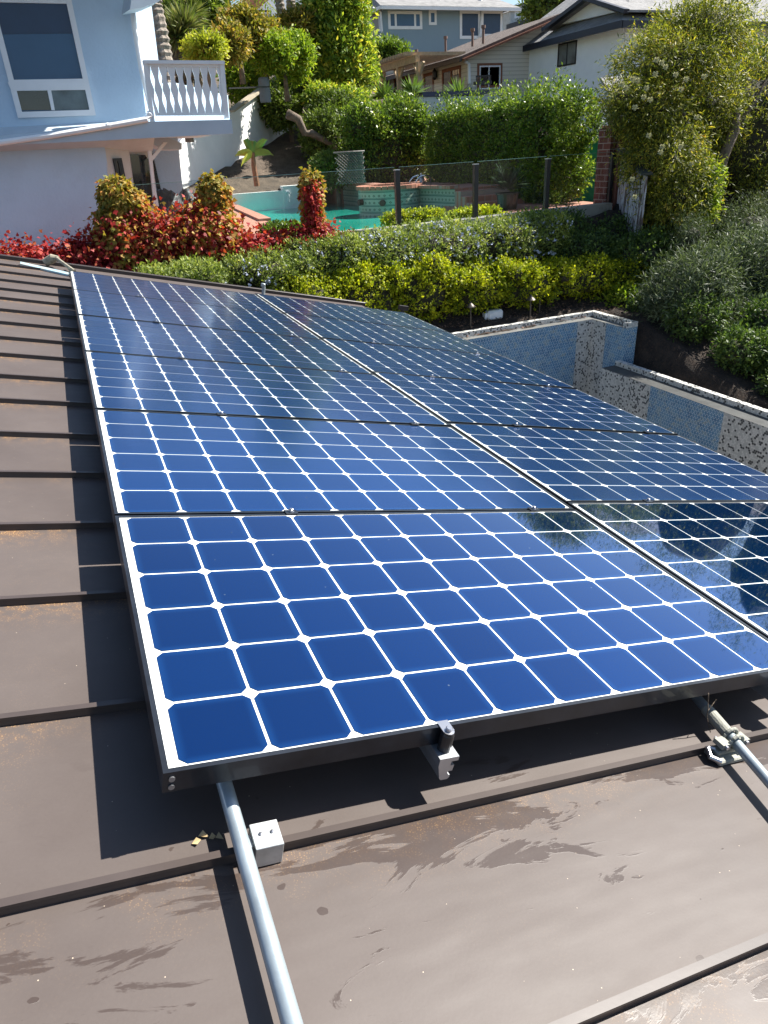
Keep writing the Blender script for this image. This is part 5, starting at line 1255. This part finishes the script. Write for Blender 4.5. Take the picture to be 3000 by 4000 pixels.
# ---- autumn vine: wall curtain and three covered posts
vw = []
def vb(x0, y0, x1, y1, Y, ry, p=2): c, r = bpx(x0, y0, x1, y1, Y, ry); return (c, r, p)
vcurt = [vb(-80, 960, 260, 1120, 12.6, .3), vb(200, 930, 470, 1110, 12.6, .32), vb(380, 800, 560, 1080, 12.6, .36), vb(480, 810, 720, 1040, 12.6, .36), vb(650, 790, 930, 1030, 12.6, .36), vb(820, 900, 1060, 1090, 12.62, .32), vb(560, 960, 800, 1120, 12.6, .25)]
e = empty('autumn_vine', (1.5, 12.7, 1), 'red and gold autumn vine spilling over the retaining wall at left', 'vine')
foliage('leaves', vcurt[2:5], 30000, .066, VINE, e, seed=131, sprig=.3, per=6, up=-.1, droop=.7, out=.9, aspect=.95, shape='maple', thick=.12, lumps=.12, lf=3)
foliage('crimson_leaves', vcurt[:2] + vcurt[5:], 22000, .064, VINR, e, seed=132, sprig=.3, per=6, up=-.1, droop=.6, out=.9, aspect=.95, shape='maple', thick=.14, lumps=.14, lf=3)
core('stems', [(b[0] + V([0, .12, 0]), b[1]) for b in vcurt], e, k=.72)
e = empty('autumn_vine', (4, 12.7, 1.7), 'crimson creeper carpet along the wall top below the middle vine post', 'vine')
foliage('leaves', [vb(1000, 925, 1200, 1030, 12.6, .3), vb(1120, 905, 1350, 990, 12.6, .28), vb(900, 960, 1100, 1080, 12.5, .3)], 12000, .060, VINR, e, seed=133, sprig=.25, per=6, up=0, droop=.5, out=.9, aspect=.95, shape='maple', thick=.12, lf=3)
core('stems', [vb(1000, 935, 1200, 1040, 12.7, .25), vb(1120, 915, 1350, 990, 12.7, .2)], e, k=.72)
for i, (bl, l, n, m_) in enumerate(((
        [vb(388, 690, 525, 860, 12.7, .34, 3), vb(380, 780, 520, 990, 12.7, .36), vb(470, 730, 575, 880, 12.65, .26)], 'broad post smothered in gold and green vine leaves, leftmost of three', 5600, VING),
        ([vb(782, 682, 893, 860, 12.7, .26, 2.8), vb(775, 760, 905, 980, 12.7, .30, 2.4)], 'rounded post smothered in gold and red vine leaves, middle of three', 3600, VING),
        ([vb(1178, 668, 1252, 760, 12.7, .15, 2.6), vb(1182, 710, 1256, 920, 12.7, .13, 3)], 'slim post with a strip of crimson vine leaves and gold sides, rightmost of three', 2300, VING))):
    e = empty('vine_covered_post', tuple(bl[0][0] - V([0, 0, 1])), l, 'vine', 'vine covered posts on the wall')
    foliage('leaves', [(b[0], (b[1][0] * .92, b[1][1], b[1][2] * .98), b[2]) for b in bl], int(n * 3.0), .062, m_, e, seed=140 + i, sprig=.11, per=6, up=-.1, droop=.7, out=.9, aspect=.95, shape='maple', thick=.10, lumps=.10, lf=3)
    core('stems', bl, e, k=.70)
    if i == 2:
        foliage('crimson_leaves', [vb(1200, 700, 1240, 930, 12.55, .06, 3)], 1300, .058, VINR, e, seed=149, sprig=.12, per=5, droop=.7, aspect=.95, shape='maple', thick=.05)
    s = MB(); c_ = bl[0][0]; s.box((c_[0] - .06, c_[1] - .06, zw - .1), (c_[0] + .06, c_[1] + .06, bl[0][0][2] + bl[0][1][2] * .6)); s.build('post', blk, e)

# ---- hedges
hx = 11.15
zh = 4.0
h2b = [(V([hx + .12, 18.5, (1.6 + 3.84) / 2]), (.62, 3.25, (3.84 - 1.6) / 2), 10)]
e = shrub('tall_hedge', h2b, 90000, .062, HED, 'tall dense clipped green hedge right of the pool rails', 'hedge', cr=.86, seed=201, sprig=.10, per=6, up=.2, thick=.04, lumps=.04, lf=3, aspect=.5)
tops_ = [(V([hx + .15, 15.9, 3.95]), (.5, .7, .30)), (V([hx + .15, 16.9, 3.9]), (.5, .7, .26))] + [(V([hx + .1 + rng.uniform(-.3, .3), y, 3.74 + rng.uniform(.0, .10)]), (.38, .42, .26 + rng.uniform(0, .30))) for y in np.linspace(15.6, 21.3, 13)]
foliage('end_leaves', [vb(2150, 350, 2345, 600, 15.0, .45), vb(2120, 560, 2300, 790, 15.0, .4)], 9000, .075, HED, e, seed=205, sprig=.18, per=6, up=.3, thick=.12)
foliage('top_shoots', tops_, 5200, .085, HED, e, seed=202, sprig=.3, per=7, up=1.2, thick=.2, aspect=.4)
c, r = bpx(1345, 430, 1640, 730, 23.5, 1.2)
h1b = [(c + V([.1, 0, .0]), (r[0] * .95, 1.3, r[2] * .98), 4), vb(1350, 400, 1500, 580, 23.2, 1.0), vb(1480, 375, 1650, 620, 23.3, 1.1), vb(1560, 500, 1680, 700, 23.0, .8)]
shrub('tall_hedge', h1b, 42000, .10, HED, 'loose tall green hedge left of the clipped one, behind the round spa', 'hedge', cr=.80, seed=203, sprig=.3, per=7, up=.35, thick=.10, lumps=.12, aspect=.45)
# ---- big tree and the masses round it
gz = lambda x, y, Y: G(x, y, Y)
def tree(name, label, blobs, n, size, m, base, r0=.18, cat='tree', group=None, cr=.62, **k):
    c = np.mean([b[0] for b in blobs], 0); b_ = np.array(base, float)
    tr = [([b_, b_ * .5 + c * .5 + V([.08, 0, 0]), c], [r0, r0 * .75, r0 * .35])]
    for bl in blobs[:4]: tr.append(([b_ * .45 + c * .55, bl[0]], [r0 * .4, r0 * .12]))
    return shrub(name, blobs, n, size, m, label, cat, group, cr=cr, trunk=tr, **k)
T1 = [vb(1195, 170, 1455, 390, 31, 1.6), vb(1185, 60, 1440, 300, 31, 1.5), vb(1195, -60, 1425, 160, 31, 1.3), vb(1230, -200, 1400, 20, 31, 1.0)]
tree('conical_tree', 'tall rounded conical tree with yellow green tips in the middle of the hill', T1, 56000, .19, TRE, gz(1320, 500, 31), .24, seed=301, sprig=.5, per=9, up=.5, thick=.13, lumps=.16, aspect=.4, cr=.72)
masses = [
 ('round_bush', 'round dark green bush below the blue grey house', [vb(1452, 172, 1592, 290, 43.5, 1.5)], 8000, .22, HED, 43.5),
 ('hill_tree', 'dark leafy tree mass behind the balcony at upper left', [vb(600, 20, 760, 240, 27, 1.5), vb(640, -80, 860, 130, 30, 1.8)], 20000, .2, HEDD, 27),
 ('lime_bush', 'lime yellow round bush above the balcony rail', [vb(735, 162, 870, 240, 22, .8)], 7000, .11, LIM, 22),
 ('rust_bush', 'olive bush with rusty tips right of the lime bush', [vb(830, 110, 960, 250, 25, 1.0), vb(880, 40, 1030, 190, 27, 1.0)], 14000, .14, TIP, 25),
 ('rust_bush', 'tall rusty tipped bush below the white red roofed house', [vb(960, 90, 1090, 230, 28, 1.0)], 9000, .15, TIP, 28),
 ('green_bush', 'bright fresh green bush right of the balcony', [vb(870, 250, 1000, 400, 33, 1.0), vb(890, 200, 1020, 340, 34, 1.0)], 14000, .17, GRN, 33),
 ('green_bush', 'wide feathery green bush above the garden wall', [vb(1000, 150, 1130, 290, 27, 1.1), vb(1080, 140, 1210, 310, 27.5, 1.1)], 16000, .13, GRN, 27),
 ('green_bush', 'olive green bush left of the conical tree', [vb(1100, 60, 1210, 200, 31, 1.0)], 7000, .17, TIP, 31),
 ('slope_tree', 'dark leaning tree overhanging the top of the bare slope', [vb(1015, 330, 1180, 510, 29.5, .9), vb(1090, 290, 1210, 430, 30, .8)], 17000, .12, HEDD, 25.5),
 ('slope_shrub', 'dark ivy covered shrub between the slope and the hedge', [vb(1180, 430, 1360, 650, 27, 1.1), vb(1210, 360, 1380, 520, 28, 1.1)], 19000, .12, HEDD, 25),
 ('gold_shrub', 'gold tinged shrub at the foot of the conical tree', [vb(1190, 330, 1330, 430, 28.5, .7), vb(1300, 350, 1430, 450, 28, .7)], 8000, .12, TRE, 25),
 ('slope_shrub', 'low dark shrub right of the bare slope by the lattice screen', [vb(1230, 600, 1400, 730, 23.5, .8)], 8000, .11, HEDD, 23.5),
 ('far_conifer', 'dark conifer on the skyline behind the tan house gable', [vb(2075, -20, 2190, 80, 60, 2.5), vb(2140, -80, 2270, 60, 60, 2.5)], 9000, .4, HEDD, 60),
 ('back_tree', 'deep green tree behind the palms at the top left', [vb(700, -60, 850, 120, 36, 1.8)], 8000, .25, TRE, 36),
 ('back_tree', 'leafy tree in front of the white red roofed house', [vb(1010, 150, 1140, 240, 33, 1.0)], 5000, .2, GRN, 33),
]
for i, (nm, l, bl, n, sz, m_, Yd) in enumerate(masses):
    c = np.mean([b[0] for b in bl], 0)
    shrub(nm, bl, n, sz, m_, l, 'tree' if 'tree' in nm or 'conifer' in nm else 'bush', None, cr=.7, trunk=[([c - V([0, 0, bl[0][1][2] + .8]), c], [.1, .05])], seed=320 + i, sprig=sz * 2.2, per=7, up=.45, thick=.20, lumps=.34, aspect=.42)
s = MB(); lb = [gz(*q, 25.0) for q in ((1122, 445), (1165, 465), (1190, 520), (1215, 520), (1290, 560), (1330, 600))]; lb = [CAM + (p - CAM) * 1.05 for p in lb]; s.tube(lb, [.16, .14, .12, .13, .10, .07], 9); o = s.build('leaning_trunk', bark, None, smooth=True); tag(o, 'bare crooked trunk leaning across the dark slope shrubs', 'tree trunk')
# fence behind the slope bushes, utility box
s = MB(); q0 = gz(890, 330, 24.5); q1 = gz(1050, 325, 26.5)
for t in np.linspace(0, 1, 22): 
    p = q0 * (1 - t) + q1 * t; s.bar(p - V([0, 0, .9]), p, .03, .03)
s.bar(q0 - V([0, 0, .1]), q1 - V([0, 0, .1]), .04, .04); o = s.build('iron_fence', blackf); tag(o, 'thin black iron fence above the sloping garden wall', 'fence')
s = MB(); p = gz(1030, 320, 26.8); s.lathe(tuple(p - V([0, 0, 1.0])), [(.18, .4), (.19, .5), (.19, 1.05), (.16, 1.12), (.05, 1.14)], 16); o = s.build('water_tank', mat('grey tank', (.16, .18, .2), .7)); tag(o, 'grey round tank behind the iron fence', 'tank')
# palms
pb = mat('palm bark', (.26, .22, .18), .95, var=.6, vscale=9, bump=1, bscale=14, bdist=.05)
lfp = leafmat('palm frond leaf', [(0, (.04, .08, .015)), (.6, (.14, .20, .03)), (1, (.36, .32, .08))], .3)
for i, (pts, Yd, r0, r1, l, crown) in enumerate(((((592, -40), (600, 30), (622, 140), (638, 250), (650, 380)), 18.5, .17, .22, 'thick rough palm trunk right behind the balcony', 0),
        (((770, -60), (778, 10), (792, 90), (805, 170), (812, 260)), 30, .13, .17, 'slim palm trunk rising between the bushes at upper left', 1),
        (((880, -60), (888, 20), (892, 60), (897, 160)), 38, .15, .18, 'palm trunk with hanging dry fronds left of the white red roofed house', 2),
        (((1080, -60), (1092, 10), (1105, 80), (1112, 150)), 33, .17, .20, 'grey palm trunk before the white red roofed house, left of the pair', 0),
        (((1130, -60), (1135, 0), (1140, 50), (1148, 140)), 34, .17, .20, 'grey palm trunk before the white red roofed house, right of the pair', 0))):
    P_ = [gz(x, y, Yd) for x, y in pts]; e = empty('palm_tree', tuple(P_[-1]), l, 'palm', 'palms on the hill')
    n_ = len(P_); s = MB(); pp = []
    for a, b in zip(P_[:-1], P_[1:]):
        for t in np.linspace(0, 1, 9)[:-1]: pp.append(a * (1 - t) + b * t)
    rr = [(r0 + (r1 - r0) * j / len(pp)) * (1 + (.12 if j % 2 else -.05) + random.uniform(-.05, .05)) for j in range(len(pp))]
    s.tube(pp, rr, 10); s.build('trunk', pb, e)
    if crown == 1: fronds('fronds', P_[0] + V([0, 0, .9]), 16, 2.0, .8, lfp, e, .5, 5 + i, wid=.06, per=20)
    if crown == 2: fronds('fronds', P_[1] + V([0, 0, .5]), 22, 2.6, .5, lfp, e, .6, 5 + i, droop=1.5, wid=.08, per=20)
# yucca-like dead skirts on the left hill
yk = leafmat('dry grass green blade', [(0, (.05, .06, .02)), (.5, (.13, .17, .04)), (1, (.34, .30, .16))], .25)
for i, (x, y, Yd) in enumerate(((722, 110, 24), (742, 60, 26), (690, 150, 24))):
    c = gz(x, y, Yd); n = 420; rg2 = np.random.default_rng(i + 60); d = unit(rg2.normal(size=(n, 3)) + V([0, 0, .3]))
    e = empty('yucca_tree', tuple(c - V([0, 0, 2])), ('spiky yucca head left of the slim palm, lowest of three', 'spiky yucca head close beside the slim palm, topmost of three', 'spiky yucca behind the thick palm trunk, leftmost of three')[i], 'yucca', 'yuccas on the hill')
    link('leaves', leaves_mesh('leaves', np.tile(c, (n, 1)), d, unit(rg2.normal(size=(n, 3)) + V([0, 0, 1])), rg2.uniform(.5, .8, n), np.full(n, .05)), yk, e)
    d2 = unit(rg2.normal(size=(n, 3)) * V([.5, .5, .2]) + V([0, 0, -1])); p2_ = c + rg2.normal(size=(n, 3)) * V([.08, .08, .02]) - V([0, 0, 1]) * rg2.uniform(0, 1.2, (n, 1))
    link('dry_skirt', leaves_mesh('dry_skirt', p2_, d2, unit(rg2.normal(size=(n, 3))), rg2.uniform(.4, .7, n), np.full(n, .045)), mat('dry skirt', (.2, .16, .11), .9, var=.4), e)
    s = MB(); s.tube([c, c - V([.1, 0, 2.6])], [.1, .14], 8); s.build('trunk', bark, e)

# ---- willow-leaved bottlebrush tree at right
CB_ = [vb(2440, 90, 2760, 420, 12.6, 1.0), vb(2560, -40, 2900, 280, 12.9, 1.0), vb(2400, 290, 2640, 560, 12.3, .8), vb(2440, 440, 2700, 760, 12.2, .9), vb(2500, 600, 2780, 900, 12.0, .8), vb(2640, 260, 2860, 640, 12.8, .9), vb(2360, 330, 2500, 430, 12.2, .3)]
tk = [([gz(*q, 12.0) for q in ((2770, 930), (2790, 800), (2800, 700), (2830, 600), (2870, 510), (2880, 440))], [.13, .12, .12, .11, .10, .06]),
      ([gz(*q, 12.0) for q in ((2810, 690), (2700, 520), (2640, 380))], [.07, .05, .03]), ([gz(*q, 12.0) for q in ((2780, 880), (2620, 760), (2540, 600))], [.05, .04, .02]), ([gz(*q, 12.0) for q in ((2860, 520), (2960, 380), (3020, 250))], [.06, .04, .02])]
e = shrub('bottlebrush_tree', CB_, 90000, .085, CAL, 'leaning willow leaved tree with cream brush flowers at the right', 'tree', None, cr=.46, trunk=tk, seed=401, sprig=.32, per=9, up=-.05, droop=.25, out=.8, thick=.30, lumps=.22, aspect=.22, lf=3)
flm = mat('cream brush flower', (.62, .60, .36), .8, var=.15)
fm_ = None
for i, (x, y) in enumerate(((2565, 235), (2585, 245), (2600, 262), (2640, 292), (2470, 310), (2490, 315), (2680, 310), (2560, 290), (2525, 345), (2430, 330), (2445, 345), (2515, 380), (2480, 420), (2660, 350), (2750, 300), (2540, 390), (2535, 530), (2587, 573), (2580, 595), (2700, 590), (2480, 770), (2470, 700), (2660, 572), (2720, 458), (2700, 640))):
    c = gz(x, y, 11.3 + .12 * math.sin(i * 3.1)); n = 46; rg2 = np.random.default_rng(i); d = unit(rg2.normal(size=(n, 3)))
    if fm_ is None: fm_ = leaves_mesh('flower', np.zeros((n, 3)), d, unit(rg2.normal(size=(n, 3))), np.full(n, .06), np.full(n, .022))
    o = bpy.data.objects.new('flower', fm_); col.objects.link(o); o.parent = e; o.matrix_parent_inverse = Matrix.Translation(-e.location); o.location = c
    if i == 0: fm_.materials.append(flm)
CB2 = [vb(2860, 230, 3080, 520, 12.6, .8), vb(2830, 420, 3060, 720, 12.4, .8), vb(2900, 20, 3150, 330, 13.2, .9), vb(2870, 640, 3080, 900, 12.0, .7), (V([14.6, 13.0, 3.0]), (1.5, 1.4, 1.7)), (V([17.4, 12.5, 3.5]), (1.9, 1.5, 2.3)), (V([20.6, 11.6, 3.8]), (2.1, 1.7, 3.0)), (V([24.0, 10.2, 4.4]), (2.4, 2.2, 3.9))]
e_w = tree('willow_tree', 'second yellow green willow leaved tree at the right picture edge', CB2, 95000, .085, CAL, gz(2960, 950, 12.2), .1, seed=403, sprig=.32, per=9, up=.0, droop=.2, out=.8, thick=.3, lumps=.22, aspect=.22, lf=3, cr=0)
core('branches', [(c_ - V([0, 0, .2]), (r_x[0] * .8, r_x[1] * .8, r_x[2] * .8)) for c_, r_x in [b_[:2] for b_ in CB2[4:]]], e_w, k=.85)
shrub('sapling', [vb(2720, 740, 2790, 860, 11.6, .2), vb(2740, 640, 2800, 760, 11.6, .15)], 2600, .09, GRN, 'sunlit bright green sapling leaves beside the leaning trunk', 'sapling', cr=0, seed=405, sprig=.2, per=6, up=.2, aspect=.35)
# fine grey-green bushes
shrub('grey_bush', [vb(2580, 980, 2860, 1330, 9.8, .8), vb(2740, 900, 3080, 1240, 10.0, .8), vb(2700, 1180, 3060, 1460, 9.3, .7), vb(2560, 1080, 2760, 1280, 9.8, .6)], 60000, .11, GRY, 'large fine leaved grey green bush at the right edge above the lower tiled wall', 'bush', cr=.55, seed=407, sprig=.34, per=10, up=.8, thick=.2, lumps=.3, aspect=.14, lf=3.2)
shrub('grey_bush', [vb(2820, 780, 3060, 1000, 11.0, .5), vb(2640, 840, 2760, 1040, 11.0, .4)], 9000, .07, GRY, 'upright wispy grey green shoots below the leaning trunk', 'bush', cr=.45, seed=409, sprig=.36, per=9, up=1.2, thick=.2, aspect=.12)
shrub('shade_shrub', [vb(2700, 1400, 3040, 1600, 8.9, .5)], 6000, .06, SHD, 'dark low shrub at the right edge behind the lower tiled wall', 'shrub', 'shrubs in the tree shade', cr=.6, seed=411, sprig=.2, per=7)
# leaf litter on the mulch
n = 2600; rg2 = np.random.default_rng(77); P = np.stack([rg2.uniform(3.2, 10.5, n), rg2.uniform(10.85, 11.9, n), np.zeros(n)], 1); P[:, 2] = terrain(P[:, 0], P[:, 1]) + .03
o = link('leaf_litter', leaves_mesh('leaf_litter', P, unit(rg2.normal(size=(n, 3)) * V([1, 1, .25])), unit(rg2.normal(size=(n, 3)) * .4 + V([0, 0, 1])), rg2.uniform(.03, .07, n), rg2.uniform(.02, .035, n)), mat('fallen leaves', (.16, .09, .06), .8, var=.6, vscale=30)); tag(o, kind='stuff')
for i, (x, y, r) in enumerate(((9.9, 9.3, .55), (9.9, 8.2, .5), (9.85, 7.0, .5), (10.9, 8.6, .6), (10.6, 9.9, .6), (9.95, 6.0, .5), (10.3, 7.6, .55))):
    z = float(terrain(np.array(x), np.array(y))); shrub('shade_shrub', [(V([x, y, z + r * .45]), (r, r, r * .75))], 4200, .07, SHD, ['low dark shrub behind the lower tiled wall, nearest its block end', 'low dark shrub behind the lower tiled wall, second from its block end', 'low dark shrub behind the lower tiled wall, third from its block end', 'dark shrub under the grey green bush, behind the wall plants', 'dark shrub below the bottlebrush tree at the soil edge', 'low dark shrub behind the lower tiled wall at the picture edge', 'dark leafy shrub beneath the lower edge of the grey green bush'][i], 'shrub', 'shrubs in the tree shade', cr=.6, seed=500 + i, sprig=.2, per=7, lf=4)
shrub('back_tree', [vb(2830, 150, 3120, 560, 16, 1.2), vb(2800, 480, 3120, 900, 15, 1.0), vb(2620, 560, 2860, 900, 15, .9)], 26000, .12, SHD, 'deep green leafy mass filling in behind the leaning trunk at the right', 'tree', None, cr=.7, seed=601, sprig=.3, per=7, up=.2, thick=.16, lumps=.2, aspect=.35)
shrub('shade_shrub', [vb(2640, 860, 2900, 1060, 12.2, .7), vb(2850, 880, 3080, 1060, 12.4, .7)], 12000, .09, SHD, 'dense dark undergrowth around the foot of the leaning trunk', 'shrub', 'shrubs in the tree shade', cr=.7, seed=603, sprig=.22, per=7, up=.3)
